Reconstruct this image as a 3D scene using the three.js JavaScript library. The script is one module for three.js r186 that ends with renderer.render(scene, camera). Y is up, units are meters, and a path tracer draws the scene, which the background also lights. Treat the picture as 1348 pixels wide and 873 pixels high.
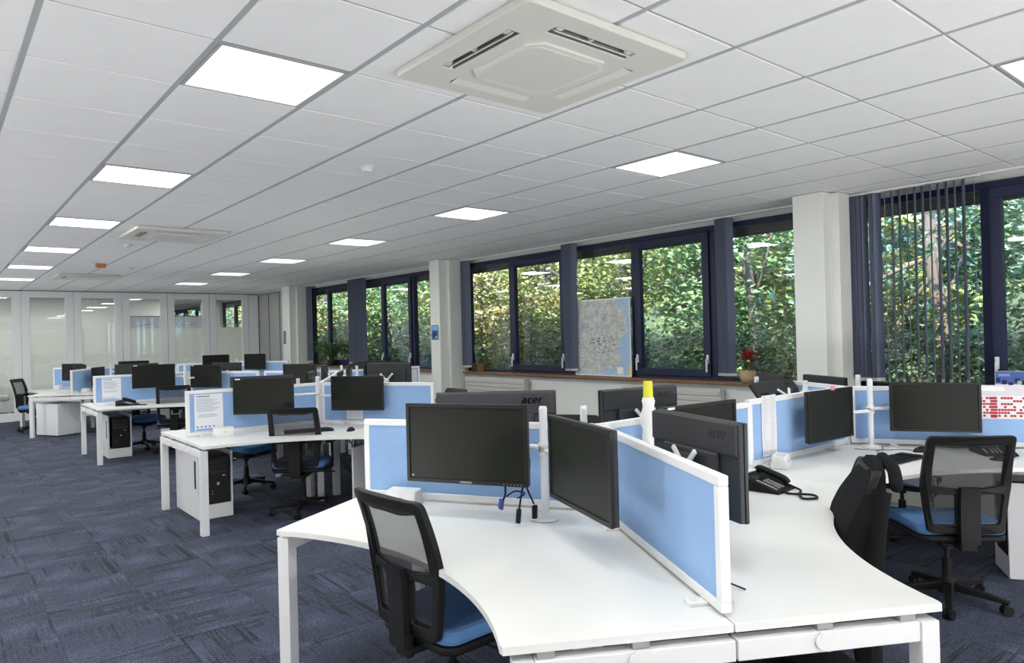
import * as THREE from 'three';
import { mergeGeometries } from 'three/addons/utils/BufferGeometryUtils.js';
import { RoundedBoxGeometry } from 'three/addons/geometries/RoundedBoxGeometry.js';
import { TextGeometry } from 'three/addons/geometries/TextGeometry.js';
import { FontLoader } from 'three/addons/loaders/FontLoader.js';
import { Sky } from 'three/addons/objects/Sky.js';
import { RectAreaLightUniformsLib } from 'three/addons/lights/RectAreaLightUniformsLib.js';

// ------------------------------------------------------------ camera, sky, sun, exposure
const scene = new THREE.Scene();
const camera = new THREE.PerspectiveCamera(50.44, 1348 / 873, 0.05, 300);
camera.position.set(0, 1.6, 0);
camera.rotation.set(0.0044, -0.6919, -0.0252, 'YXZ');
const renderer = new THREE.WebGLRenderer();
renderer.toneMapping = THREE.LinearToneMapping;
renderer.toneMappingExposure = 1.0;
renderer.shadowMap.enabled = true;
RectAreaLightUniformsLib.init();

const sunFrom = new THREE.Vector3(-1.0, 0.85, 0.35).normalize();
const sky = new Sky();
sky.name = 'sky'; sky.scale.setScalar(500);
sky.material.uniforms.turbidity.value = 12; sky.material.uniforms.rayleigh.value = 0.7;
sky.material.uniforms.mieCoefficient.value = 0.006; sky.material.uniforms.mieDirectionalG.value = 0.75;
sky.material.uniforms.sunPosition.value.copy(sunFrom);
scene.add(sky);
scene.environmentIntensity = 1.9;
const sun = new THREE.DirectionalLight(new THREE.Color().setRGB(1, 0.9, 0.74), 25);
sun.position.copy(sunFrom).multiplyScalar(60).add(new THREE.Vector3(9, 0, -10));
sun.target.position.set(9, 0, -10);
sun.castShadow = true; sun.shadow.radius = 1.2;
Object.assign(sun.shadow.camera, { left: -30, right: 30, top: 30, bottom: -30, near: 1, far: 140 });
sun.shadow.mapSize.set(4096, 4096);
scene.add(sun, sun.target);
const LED = 21; const FILL_UPLIGHT = 20;                      // radiance of the ceiling panels, and of the added ceiling fill
const FLOOR = 0, CEIL = 2.82, DESK = 0.745, LONG = 1.335, HALF = 0.68;
const gx = (i) => 0.3218 + 0.6 * i, gz = (j) => -2.9383 - 0.612 * j;   // ceiling grid lines

// ------------------------------------------------------------ helpers
let seed = 7;
const rnd = () => { seed = (seed * 1664525 + 1013904223) >>> 0; return seed / 4294967296; };
const rr = (a, b) => a + (b - a) * rnd();
const D2R = Math.PI / 180;
const used = new Map();
const numbered = (n) => { const k = used.get(n) ?? 0; used.set(n, k + 1); return k ? n + '_' + String(k).padStart(3, '0') : n; };
const clean = (g) => { const o = g.index ? g.toNonIndexed() : g.clone(); for (const k of Object.keys(o.attributes)) if (!['position', 'normal', 'uv'].includes(k)) o.deleteAttribute(k); return o; };
const join = (gs) => { gs = [].concat(gs); if (gs.length === 1) return gs[0]; return mergeGeometries(gs.map(clean)); };
const mv = (g, x = 0, y = 0, z = 0, rx = 0, ry = 0, rz = 0) => { if (rx) g.rotateX(rx); if (rz) g.rotateZ(rz); if (ry) g.rotateY(ry); return g.translate(x, y, z); };
const box = (w, h, d, x = 0, y = 0, z = 0) => new THREE.BoxGeometry(w, h, d).translate(x, y, z);
const rbox = (w, h, d, r, x = 0, y = 0, z = 0, s = 2) => new RoundedBoxGeometry(w, h, d, s, Math.min(r, w / 2.01, h / 2.01, d / 2.01)).translate(x, y, z);
const cyl = (r1, r2, h, x = 0, y = 0, z = 0, n = 20) => new THREE.CylinderGeometry(r1, r2, h, n).translate(x, y, z);
const V = (x, y, z) => new THREE.Vector3(x, y, z);
const tube = (pts, r, seg = 40, n = 8) => new THREE.TubeGeometry(new THREE.CatmullRomCurve3(pts.map((p) => p.isVector3 ? p : V(...p))), seg, r, n);
const bar = (a, b, r, n = 14) => { const d = b.clone().sub(a), g = new THREE.CylinderGeometry(r, r, d.length(), n); g.applyQuaternion(new THREE.Quaternion().setFromUnitVectors(V(0, 1, 0), d.clone().normalize())); return g.translate((a.x + b.x) / 2, (a.y + b.y) / 2, (a.z + b.z) / 2); };
const extrude = (shape, depth, bevel = 0, curve = 10) => new THREE.ExtrudeGeometry(shape, { depth: depth - 2 * bevel, bevelEnabled: bevel > 0, bevelSize: bevel, bevelThickness: bevel, bevelOffset: -bevel, bevelSegments: 2, curveSegments: curve }).translate(0, 0, bevel);
// shape in the ground plane: (x, y) of the shape becomes (x, -z), depth becomes height
const slab = (shape, y0, h, bevel = 0, curve = 10) => extrude(shape, h, bevel, curve).rotateX(-Math.PI / 2).translate(0, y0, 0);
function roundRect(w, h, r, x = 0, y = 0) {
  const s = new THREE.Shape(), a = x - w / 2, b = y - h / 2;
  s.moveTo(a + r, b); s.lineTo(a + w - r, b); s.absarc(a + w - r, b + r, r, -Math.PI / 2, 0); s.lineTo(a + w, b + h - r); s.absarc(a + w - r, b + h - r, r, 0, Math.PI / 2);
  s.lineTo(a + r, b + h); s.absarc(a + r, b + h - r, r, Math.PI / 2, Math.PI); s.lineTo(a, b + r); s.absarc(a + r, b + r, r, Math.PI, Math.PI * 1.5);
  return s;
}
// uv in metres, by the way each face points
function metres(g) {
  const o = g.index ? g.toNonIndexed() : g, p = o.attributes.position, uv = new Float32Array(p.count * 2), a = V(0, 0, 0), b = V(0, 0, 0), c = V(0, 0, 0);
  for (let i = 0; i < p.count; i += 3) {
    a.fromBufferAttribute(p, i); b.fromBufferAttribute(p, i + 1).sub(a); c.fromBufferAttribute(p, i + 2).sub(a);
    const n = b.cross(c), ax = Math.abs(n.x), ay = Math.abs(n.y), az = Math.abs(n.z);
    for (let k = i; k < i + 3; k++) {
      const x = p.getX(k), y = p.getY(k), z = p.getZ(k);
      const [u, v] = ay >= ax && ay >= az ? [x, -z] : ax >= az ? [z, y] : [x, y];
      uv[k * 2] = u; uv[k * 2 + 1] = v;
    }
  }
  o.setAttribute('uv', new THREE.BufferAttribute(uv, 2));
  return o;
}
function show(o) { o.castShadow = true; o.receiveShadow = true; return o; }
function part(name, geos, mat, parent) { const m = show(new THREE.Mesh(metres(clean(join(geos))), mat)); m.name = name; parent.add(m); return m; }
function raw(name, geo, mat, parent) { const m = show(new THREE.Mesh(geo, mat)); m.name = name; parent.add(m); return m; }   // keeps its own uv
function thing(name, label, category, pos = [0, 0, 0], turn = 0, group) {
  const o = new THREE.Group(); o.name = numbered(name); scene.add(o);
  o.position.set(...pos); o.rotation.y = turn; o.userData = { label, category };
  if (group) o.userData.group = group;
  return o;
}
function one(name, geos, mat, label, category, pos = [0, 0, 0], turn = 0, group) {   // a thing of one mesh
  const m = part(numbered(name), geos, mat, scene); m.position.set(...pos); m.rotation.y = turn; m.userData = { label, category };
  if (group) m.userData.group = group;
  return m;
}
function struct(name, geos, mat, label) { const m = part(name, geos, mat, scene); m.userData.kind = 'structure'; if (label) { m.userData.label = label; m.userData.category = name.split('_')[0]; } return m; }
function structGroup(name, label, category) { const g = new THREE.Group(); g.name = name; g.userData = { kind: 'structure', label, category }; scene.add(g); return g; }

// ------------------------------------------------------------ textures and materials
const hash = (x, y, s) => { let h = Math.imul(x | 0, 374761393) + Math.imul(y | 0, 668265263) + Math.imul(s | 0, 1274126177); h = Math.imul(h ^ (h >>> 13), 1274126177); return ((h ^ (h >>> 16)) >>> 0) / 4294967296; };
function vnoise(x, y, s, px = 1e9, py = 1e9) {     // value noise with a period
  const x0 = Math.floor(x), y0 = Math.floor(y), fx = x - x0, fy = y - y0, u = fx * fx * (3 - 2 * fx), v = fy * fy * (3 - 2 * fy), w = (a, m) => ((a % m) + m) % m;
  const a = hash(w(x0, px), w(y0, py), s), b = hash(w(x0 + 1, px), w(y0, py), s), c = hash(w(x0, px), w(y0 + 1, py), s), d = hash(w(x0 + 1, px), w(y0 + 1, py), s);
  return (a + (b - a) * u) * (1 - v) + (c + (d - c) * u) * v;
}
function tex(n, f, srgb, perMetre, m = n) {          // f(u, v) in 0..1 -> value or [r, g, b]
  const d = new Uint8Array(n * m * 4);
  for (let y = 0; y < m; y++) for (let x = 0; x < n; x++) {
    const c = f(x / n, y / m, x, y), k = (y * n + x) * 4, q = Array.isArray(c) ? c : [c, c, c];
    for (let i = 0; i < 3; i++) d[k + i] = Math.max(0, Math.min(255, Math.round(q[i] * 255)));
    d[k + 3] = 255;
  }
  const t = new THREE.DataTexture(d, n, m); t.wrapS = t.wrapT = THREE.RepeatWrapping; t.magFilter = THREE.LinearFilter; t.needsUpdate = true;
  if (srgb) t.colorSpace = THREE.SRGBColorSpace;
  if (perMetre) t.repeat.set(perMetre, perMetre);
  return t;
}
const fine = tex(256, (u, v) => 0.5 * vnoise(u * 64, v * 64, 1, 64, 64) + 0.3 * vnoise(u * 128, v * 128, 2, 128, 128) + 0.2 * vnoise(u * 16, v * 16, 3, 16, 16), false, 4);
const cloudy = (lo, hi, rep, s) => tex(128, (u, v) => lo + (hi - lo) * (0.5 * vnoise(u * 4, v * 4, s, 4, 4) + 0.3 * vnoise(u * 10, v * 10, s + 1, 10, 10) + 0.2 * vnoise(u * 32, v * 32, s + 2, 32, 32)), false, rep);
const weave = tex(128, (u, v, x, y) => { const a = Math.sin(u * Math.PI * 64), b = Math.sin(v * Math.PI * 64); return 0.35 + 0.3 * Math.abs((((x >> 2) + (y >> 2)) & 1) ? a : b) + 0.35 * hash(x, y, 9); }, false, 14);
const rgb = (r, g, b) => new THREE.Color().setRGB(r, g, b);
const std = (c, roughness, more = {}) => new THREE.MeshStandardMaterial({ color: Array.isArray(c) ? rgb(...c) : c, roughness, ...more });
const phy = (c, roughness, more = {}) => new THREE.MeshPhysicalMaterial({ color: Array.isArray(c) ? rgb(...c) : c, roughness, ...more });
const smudge = cloudy(0.35, 0.6, 0.9, 31);
const M = {
  desk: std([0.80, 0.80, 0.785], 0.8, { roughnessMap: smudge, bumpMap: fine, bumpScale: 0.00008 }),
  deskEdge: std([0.70, 0.68, 0.65], 0.5),
  metal: std([0.80, 0.80, 0.82], 0.38),
  metalGrey: std([0.30, 0.30, 0.31], 0.4),
  frame: std([0.84, 0.84, 0.85], 0.4),
  fabric: std([0.31, 0.485, 0.80], 0.95, { bumpMap: weave, bumpScale: 0.0004, map: cloudy(0.86, 1.0, 1.5, 40) }),
  seat: std([0.105, 0.245, 0.52], 0.95, { bumpMap: weave, bumpScale: 0.0005 }),
  black: phy([0.0095, 0.0095, 0.010], 0.5, { specularIntensity: 0.5 }),
  blackSoft: phy([0.009, 0.009, 0.010], 0.8, { specularIntensity: 0.5, bumpMap: fine, bumpScale: 0.0006 }),
  jacket: phy([0.010, 0.010, 0.0115], 0.95, { specularIntensity: 0.3, side: THREE.DoubleSide, bumpMap: weave, bumpScale: 0.0006 }),
  bezel: phy([0.012, 0.0125, 0.013], 0.4, { specularIntensity: 0.6 }),
  monitorBack: std([0.030, 0.030, 0.033], 0.65, { bumpMap: fine, bumpScale: 0.0002 }),
  monitorBackPale: std([0.062, 0.057, 0.066], 0.65, { bumpMap: fine, bumpScale: 0.0002 }),
  lettersDim: std([0.014, 0.014, 0.015], 0.7),
  lcd: phy([0.014, 0.016, 0.013], 0.35, { specularIntensity: 0.35 }),
  grille: std([0.006, 0.006, 0.006], 0.7),
  chrome: std([0.75, 0.75, 0.76], 0.2, { metalness: 1 }),
  paint: std([0.80, 0.81, 0.78], 0.75, { bumpMap: fine, bumpScale: 0.0003, map: cloudy(0.95, 1.0, 0.7, 50) }),
  paintGrey: std([0.52, 0.53, 0.51], 0.7),
  tile: std([0.90, 0.90, 0.90], 0.9, { bumpMap: fine, bumpScale: 0.0005, map: cloudy(0.94, 1.0, 1.1, 60) }),
  rail: std([0.42, 0.43, 0.44], 0.6),
  railThin: std([0.33, 0.33, 0.34], 0.6),
  cassette: std([0.70, 0.69, 0.64], 0.5),
  cassetteLight: std([0.77, 0.755, 0.72], 0.5),
  cassetteDark: std([0.12, 0.11, 0.12], 0.6),
  plasticWhite: std([0.80, 0.80, 0.79], 0.4),
  navy: std([0.007, 0.012, 0.050], 0.5),
  blind: phy([0.19, 0.215, 0.32], 0.9, { transmission: 0.3, bumpMap: weave, bumpScale: 0.0003 }),
  sill: std([0.26, 0.13, 0.055], 0.5, { map: tex(256, (u, v) => 0.72 + 0.28 * vnoise(u * 6, v * 60, 70, 6, 60), false, 1) }),
  glass: phy([1, 1, 1], 0.0, { transmission: 1, thickness: 0, ior: 1.5 }),
  film: phy([0.93, 0.95, 0.91], 0.9, { transmission: 0.5, thickness: 0 }),
  partition: std([0.90, 0.90, 0.92], 0.5),
  seam: std([0.08, 0.08, 0.09], 0.7),
  radiator: std([0.55, 0.55, 0.53], 0.5),
  soil: std([0.05, 0.035, 0.025], 0.95),
  terracotta: std([0.48, 0.36, 0.22], 0.8),
  red: std([0.42, 0.012, 0.03], 0.7),
  leafPot: phy([0.05, 0.13, 0.03], 0.6, { transmission: 0.2, side: THREE.DoubleSide }),
  wood: std([0.30, 0.15, 0.06], 0.6),
  darkWood: std([0.03, 0.02, 0.015], 0.6),
  orange: std([0.62, 0.22, 0.05], 0.5),
  yellow: std([0.75, 0.72, 0.06], 0.8),
  paper: std([0.82, 0.82, 0.82], 0.85),
  cloth: std([0.80, 0.80, 0.78], 0.95, { bumpMap: fine, bumpScale: 0.001 }),
  vga: std([0.02, 0.04, 0.30], 0.5),
  pink: std([0.70, 0.20, 0.25], 0.8),
  letters: phy([0.004, 0.004, 0.004], 0.9, { specularIntensity: 0.1 }),
  lettersPale: std([0.45, 0.45, 0.46], 0.5),
};
// open mesh cloth of the chair backs: a net of threads with gaps
const net = tex(32, (u, v) => { const a = Math.abs(((u + v) * 2) % 1 - 0.5), b = Math.abs(((u - v + 2) * 2) % 1 - 0.5); return Math.min(a, b) < 0.225 ? 1 : 0; }, false, 190);
M.net = std([0.02, 0.02, 0.022], 0.9, { alphaMap: net, transparent: true, side: THREE.DoubleSide });
// carpet tiles: four patterns side by side in one picture
const carpet = tex(1024, (u, v) => {
  const q = (u < 0.5 ? 0 : 1) + (v < 0.5 ? 0 : 2), a = (u * 2) % 1, b = (v * 2) % 1;
  const pile = 0.36 + 0.75 * vnoise(a * 170, b * 190, 80 + q) + 0.25 * (vnoise(a * 90, b * 90, 90 + q) - 0.5);
  const streak = vnoise(a * 1.7, b * 46, 100 + q) * 0.7 + 0.3 * vnoise(a * 5, b * 110, 105 + q), wide = vnoise(a * 1.3 + q * 7, b * 3.6, 110 + q), comb = vnoise(a * 60, b * 2.6, 120 + q) * 0.75 + 0.25 * vnoise(a * 130, b * 8, 125 + q), patch = vnoise(a * 2.2, b * 4, 130 + q);
  let dark = 0;
  if (wide > 0.44) dark = Math.max(0, Math.min(1, (streak - 0.50) * 4)) * Math.min(1, (wide - 0.44) * 5);
  if (patch > 0.62) dark = Math.max(dark, 0.6 * Math.max(0, Math.min(1, (comb - 0.48) * 4.5)) * Math.min(1, (patch - 0.62) * 6));
  const light = Math.max(0, vnoise(a * 2, b * 3, 140 + q) - 0.45) * 0.5;
  const k = pile * (1 - 0.46 * dark) * (0.95 + light);
  return [0.335 * k, 0.37 * k, 0.475 * k];
}, true);
M.carpet = std([1, 1, 1], 0.98, { map: carpet, bumpMap: carpet, bumpScale: 0.002 });
function canvas(w, h, draw) { const c = document.createElement('canvas'); c.width = w; c.height = h; const x = c.getContext('2d'); draw(x, w, h); const t = new THREE.CanvasTexture(c); t.colorSpace = THREE.SRGBColorSpace; return t; }
const printed = (t, roughness = 0.7) => new THREE.MeshStandardMaterial({ map: t, roughness });

// ============================================================ THE SETTING
// ------------------------------------------------------------ what the camera can see, to choose which pieces are parts
camera.updateMatrixWorld(true); camera.updateProjectionMatrix();
const seen = (x, y, z) => { const p = V(x, y, z).project(camera), c = V(x, y, z).applyMatrix4(camera.matrixWorldInverse); return c.z < -0.2 && Math.abs(p.x) < 1.08 && Math.abs(p.y) < 1.1; };
function pickNearest(cells, most) { const v = cells.filter((c) => c.corners.some((q) => seen(...q))).sort((a, b) => a.far - b.far); return new Set(v.slice(0, most)); }

// ------------------------------------------------------------ floor: carpet tiles
const floor = structGroup('floor', 'dark blue streaked carpet tiles laid quarter-turned', 'floor');
part('floor_slab', box(11.2, 0.3, 33.2, 1.325, -0.158, -12.2), M.paintGrey, floor);
{
  const cells = [];
  for (let a = -8; a < 14; a++) for (let b = -8; b < 57; b++) {
    const x = a * 0.5 + 0.02, z = -b * 0.5 - 0.1;
    if (x + 0.5 > 6.66) continue;
    cells.push({ x: x + 0.25, z: z - 0.25, a, b, far: Math.hypot(x + 0.25, z - 0.25), corners: [[x, 0, z], [x + 0.5, 0, z], [x, 0, z - 0.5], [x + 0.5, 0, z - 0.5]] });
  }
  const geos = [];
  for (let v = 0; v < 4; v++) for (let r = 0; r < 4; r++) {
    const g = new THREE.BoxGeometry(0.4985, 0.007, 0.4985), uv = g.attributes.uv, p = g.attributes.position;
    for (let i = 0; i < uv.count; i++) {
      let s = p.getX(i) / 0.4985, t = p.getZ(i) / 0.4985;
      for (let k = 0; k < r; k++) [s, t] = [-t, s];
      uv.setXY(i, (v % 2) * 0.5 + 0.25 + s * 0.49, (v >> 1) * 0.5 + 0.25 + t * 0.49);
    }
    geos.push(g);
  }
  const near = pickNearest(cells, 300), rest = [];
  for (const c of cells) {
    const g = geos[Math.floor(hash(c.a, c.b, 5) * 4) * 4 + (hash(c.a, c.b, 8) > 0.68 ? 1 : 0) + 2 * (hash(c.a, c.b, 6) > 0.5)];
    if (near.has(c)) { const m = raw('carpet_tile', g, M.carpet, floor); m.position.set(c.x, -0.0035 - 0.0008 * hash(c.a, c.b, 7), c.z); }
    else rest.push(clean(g).translate(c.x, -0.0035, c.z));
  }
  raw('carpet_tiles_beyond', mergeGeometries(rest), M.carpet, floor).userData.kind = 'stuff';
}

// ------------------------------------------------------------ ceiling: lay-in tiles, rails
const LIGHTS = []; for (const i of [-4, 1, 6]) for (const j of [-4, 0, 4, 8, 12, 16, 20]) LIGHTS.push([i, j]);
const FARLIGHTS = []; for (const [i, j] of [[1, 27], [4, 27], [-3, 27], [6, 32], [8, 32], [6, 36], [8, 28], [8, 37]]) FARLIGHTS.push([i, j]);
const ceiling = structGroup('ceiling', 'suspended ceiling of white tiles in a grey grid', 'ceiling');
part('ceiling_slab', box(11.3, 0.12, 33.4, 1.33, CEIL + 0.16, -12.1), M.paintGrey, ceiling);
{
  const lit = new Set([...LIGHTS, ...FARLIGHTS].map(String)), cells = [];
  for (let i = -8; i < 11; i++) for (let j = -12; j < 41; j++) {
    if (lit.has([i, j] + '')) continue;
    const x0 = Math.max(gx(i), -4), x1 = Math.min(gx(i + 1), 6.65), z0 = gz(j), z1 = gz(j + 1);
    if (x1 - x0 < 0.05 || z0 > 4 || z1 < -28) continue;
    cells.push({ i, j, x0, x1, z0, z1, far: Math.hypot((x0 + x1) / 2, (z0 + z1) / 2), corners: [[x0, CEIL, z0], [x1, CEIL, z0], [x0, CEIL, z1], [x1, CEIL, z1]] });
  }
  const near = pickNearest(cells, 300), rest = [], cache = new Map();
  for (const c of cells) {
    const w = c.x1 - c.x0 - 0.024, key = w.toFixed(3);
    if (!cache.has(key)) { const s = 0.603, g = metres(clean(join([box(w, 0.014, s, 0, 0.009, 0), box(w - 0.012, 0.004, s - 0.012, 0, 0.001, 0)]))); cache.set(key, g); }
    const g = cache.get(key), x = (c.x0 + c.x1) / 2, z = (c.z0 + c.z1) / 2, y = CEIL + 0.002 + 0.0015 * hash(c.i, c.j, 3);
    if (near.has(c)) raw('ceiling_tile', g, M.tile, ceiling).position.set(x, y, z); else rest.push(g.clone().translate(x, y, z));
  }
  raw('ceiling_tiles_beyond', mergeGeometries(rest), M.tile, ceiling).userData.kind = 'stuff';
  for (let i = -7; i < 11; i++) part('ceiling_rail', box(0.024, 0.03, 32, gx(i), CEIL + 0.018, -12), M.rail, ceiling);
  for (let j = -11; j < 41; j++) part('cross_rail', box(10.65, 0.02, 0.012, 1.325, CEIL + 0.0155, gz(j)), M.railThin, ceiling);
  part('perimeter_trim', box(0.03, 0.025, 32, 6.635, CEIL - 0.002, -12), M.plasticWhite, ceiling);
}

// ------------------------------------------------------------ walls
struct('wall_left', box(0.3, 3.2, 33, -4.15, 1.5, -12.2), M.paint, 'plain white painted side wall across the aisle');
struct('wall_back', box(10.95, 3.2, 0.3, 1.475, 1.5, 4.15), M.paint, 'plain white painted end wall facing the glazed partition');
struct('wall_end', box(10.95, 3.2, 0.3, 1.475, 1.5, -28.15), M.paint, 'white wall of the room behind the glass partition');
struct('wall_inner', box(9.1, CEIL - 0.01, 0.12, 0.55, CEIL / 2 - 0.005, -21.4), M.paint, 'white cross wall of the room behind the partition');
const wallR = structGroup('wall_right', 'white painted wall under and between the windows', 'wall');
part('wall_below_sill', box(0.28, 1.0, 32, 6.79, 0.5, -12), M.paint, wallR);
part('wall_lintel', box(0.2, 0.42, 32, 6.85, 2.95, -12), M.paint, wallR);
part('wall_infill', box(0.28, 1.8, 2.75, 6.79, 1.88, -17.05), M.paintGrey, wallR);
for (const z of [-18.35, -17.65, -16.95, -16.3]) part('infill_joint', box(0.012, 1.78, 0.02, 6.648, 1.89, z), M.seam, wallR);
struct('roof', [box(12.9, 0.25, 33.6, 2.1, 3.22, -12.1), box(1.45, 0.12, 33.6, 7.72, 2.98, -12.1)], std([0.05, 0.055, 0.06], 0.8), 'dark overhanging flat roof edge outside the windows');
for (let k = 0; k < 5; k++) struct('roof_louvre_' + (k + 1), box(0.03, 0.1, 33, 7.25 + k * 0.27, 2.87, -12.1).rotateX(0), std([0.07, 0.075, 0.08], 0.7), 'dark louvre blade under the roof edge outside');
function pier(n, z, w) {
  const c = structGroup('column_' + n, n === 1 ? 'white square column beside the open vertical blinds' : n === 2 ? 'white column carrying a small blue poster' : 'white painted column along the window wall', 'column');
  part('column_shaft', rbox(0.46, CEIL - 0.006, w, 0.006, 6.43, CEIL / 2 - 0.001, z), M.paint, c);
  part('column_casing', rbox(0.30, CEIL - 0.006, 0.07, 0.006, 6.50, CEIL / 2 - 0.001, z + w / 2 + 0.033), M.paint, c);
  part('column_outer', box(0.16, 3.1, w + 0.05, 6.745, 1.55, z), M.paint, c);
}
[[1, -3.21, 0.29], [2, -9.39, 0.27], [3, -15.45, 0.42], [4, -21.75, 0.3], [5, 3.0, 0.3]].forEach((a) => pier(...a));

// ------------------------------------------------------------ windows: navy frames, sashes, handles, panes
function bay(n, z0, z1, lines, sashes, label) {          // z0 < z1; lines are mullion centres
  const g = structGroup('window_' + n, label, 'window'), y0 = 1.02, y1 = 2.76, X = 6.77, w = z1 - z0, zc = (z0 + z1) / 2;
  part('frame_head', rbox(0.09, 0.06, w, 0.004, X, y1 - 0.03, zc), M.navy, g);
  part('frame_foot', rbox(0.09, 0.05, w, 0.004, X, y0 + 0.025, zc), M.navy, g);
  part('frame_jamb', rbox(0.086, y1 - y0 - 0.11, 0.06, 0.004, X, (y0 + y1) / 2 - 0.005, z0 + 0.03), M.navy, g);
  part('frame_jamb', rbox(0.086, y1 - y0 - 0.11, 0.06, 0.004, X, (y0 + y1) / 2 - 0.005, z1 - 0.03), M.navy, g);
  for (const z of lines) part('mullion', rbox(0.086, y1 - y0 - 0.11, 0.07, 0.004, X, (y0 + y1) / 2 - 0.005, z), M.navy, g);
  const edges = [z0, ...lines, z1];
  for (let k = 0; k < edges.length - 1; k++) {
    const a = edges[k] + 0.035, b = edges[k + 1] - 0.035, c = (a + b) / 2;
    part('pane', box(0.006, y1 - y0 - 0.12, b - a, X + 0.01, (y0 + y1) / 2, c), M.glass, g);
    if (sashes.includes(k)) {
      const s = 0.085, o = X - 0.035;
      part('sash', [rbox(0.07, s, b - a, 0.006, o, y1 - 0.06 - s / 2, c), rbox(0.07, s, b - a, 0.006, o, y0 + 0.05 + s / 2, c), box(0.066, y1 - y0 - 0.11 - 2 * s, s, o, (y0 + y1) / 2 - 0.005, a + s / 2), box(0.066, y1 - y0 - 0.11 - 2 * s, s, o, (y0 + y1) / 2 - 0.005, b - s / 2)], M.navy, g);
      for (const z of [a + 0.03, b - 0.03]) part('handle', [rbox(0.02, 0.1, 0.03, 0.006, o - 0.042, 1.27, z), rbox(0.02, 0.15, 0.02, 0.006, o - 0.066, 1.20, z), cyl(0.011, 0.011, 0.03, 0, 0, 0, 12).rotateZ(Math.PI / 2).translate(o - 0.055, 1.26, z)], M.plasticWhite, g);
    }
  }
  part('window_sill', rbox(0.24, 0.035, w + 0.02, 0.008, 6.69, 1.0175, zc), M.sill, g);
}
bay(1, -3.03, 2.84, [-1.965, -0.74, 0.42, 1.6], [1, 3], 'navy framed windows behind the open vertical blinds');
bay(2, -9.235, -3.36, [-8.13, -6.92, -5.74, -4.6], [1, 3], 'navy framed windows behind the sheet map');
bay(3, -15.22, -9.53, [-14.39, -13.1, -12.02, -10.9], [1, 3], 'navy framed windows behind the leafy plant');
bay(4, -21.58, -18.45, [-20.5, -19.4], [1], 'navy framed windows seen through the glass partition');
bay(5, -27.9, -21.92, [-26.7, -25.5, -24.3, -23.1], [1, 3], 'navy framed windows in the room behind the partition');

// ------------------------------------------------------------ glazed folding partition across the far end
{
  const g = structGroup('wall_far', 'folding partition of white framed panels with frosted glass', 'partition'), Z = -18.4;
  for (let k = -6; k < 6; k++) {
    const x0 = 1.537 + 0.969 * k, x1 = Math.min(x0 + 0.969, 6.64), blank = k === 5;
    const w = x1 - x0 - 0.012, xc = (x0 + x1) / 2;
    if (x0 < -3.98) continue;
    if (blank) { part('blank_panel', rbox(w, CEIL - 0.03, 0.08, 0.006, xc, CEIL / 2 - 0.005, Z), M.partition, g); continue; }
    const st = 0.15, f = part('panel_frame', [rbox(st, CEIL - 0.03, 0.08, 0.006, x0 + 0.006 + st / 2, CEIL / 2, Z), rbox(st, CEIL - 0.03, 0.08, 0.006, x1 - 0.006 - st / 2, CEIL / 2, Z), box(w - 2 * st, 0.14, 0.07, xc, CEIL - 0.085, Z), box(w - 2 * st, 0.18, 0.07, xc, 0.10, Z)], M.partition, g);
    part('pane', box(w - 2 * st, 2.48, 0.006, xc, 1.42, Z + 0.012), M.glass, f);
    part('frosted_film', box(w - 2 * st - 0.01, 1.22, 0.002, xc, 1.36, Z + 0.004), M.film, f);
    const dots = []; for (let d = 0; d < 8; d++) dots.push(box(0.03, 0.03, 0.002, x0 + st + 0.05 + d * 0.075, 2.02, Z + 0.004));
    part('film_squares', dots, M.film, f);
  }
  part('top_track', box(10.6, 0.016, 0.06, 1.33, CEIL - 0.01, Z), M.seam, g);
}

// ------------------------------------------------------------ ceiling lamps: flush square panels
const panelGlow = std([0.9, 0.9, 0.9], 0.6, { emissive: rgb(1, 1, 1), emissiveIntensity: 1.6 });
function lamp(i, j, label) {
  const x = gx(i + 0.5), z = gz(j + 0.5), t = thing('ceiling_light', label, 'light', [x, CEIL, z], 0, 'square panel lights in the ceiling grid');
  part('lamp_frame', [box(0.572, 0.014, 0.014, 0, 0.006, 0.287), box(0.572, 0.014, 0.014, 0, 0.006, -0.287), box(0.014, 0.014, 0.56, 0.279, 0.006, 0), box(0.014, 0.014, 0.56, -0.279, 0.006, 0)], M.rail, t);
  part('diffuser', box(0.544, 0.01, 0.56, 0, 0.008, 0), panelGlow, t);
  const l = new THREE.RectAreaLight(rgb(0.985, 1, 0.945), LED, 0.54, 0.555); l.name = 'panel_light'; l.rotation.x = -Math.PI / 2; l.position.y = -0.002; t.add(l);
}
const ORD = { '-4': 'before', 0: 'level with', 4: 'second along from', 8: 'third along from', 12: 'fourth along from', 16: 'fifth along from', 20: 'last along from' };
for (const [i, j] of LIGHTS) lamp(i, j, (i === 1 ? 'square panel light over the aisle, ' : i === 6 ? 'square panel light nearer the windows, ' : 'square panel light by the plain wall, ') + ORD[j] + ' the large air conditioner');
for (const [i, j] of FARLIGHTS) lamp(i, j, 'bright ceiling panel light in the room behind the glass partition');

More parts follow.
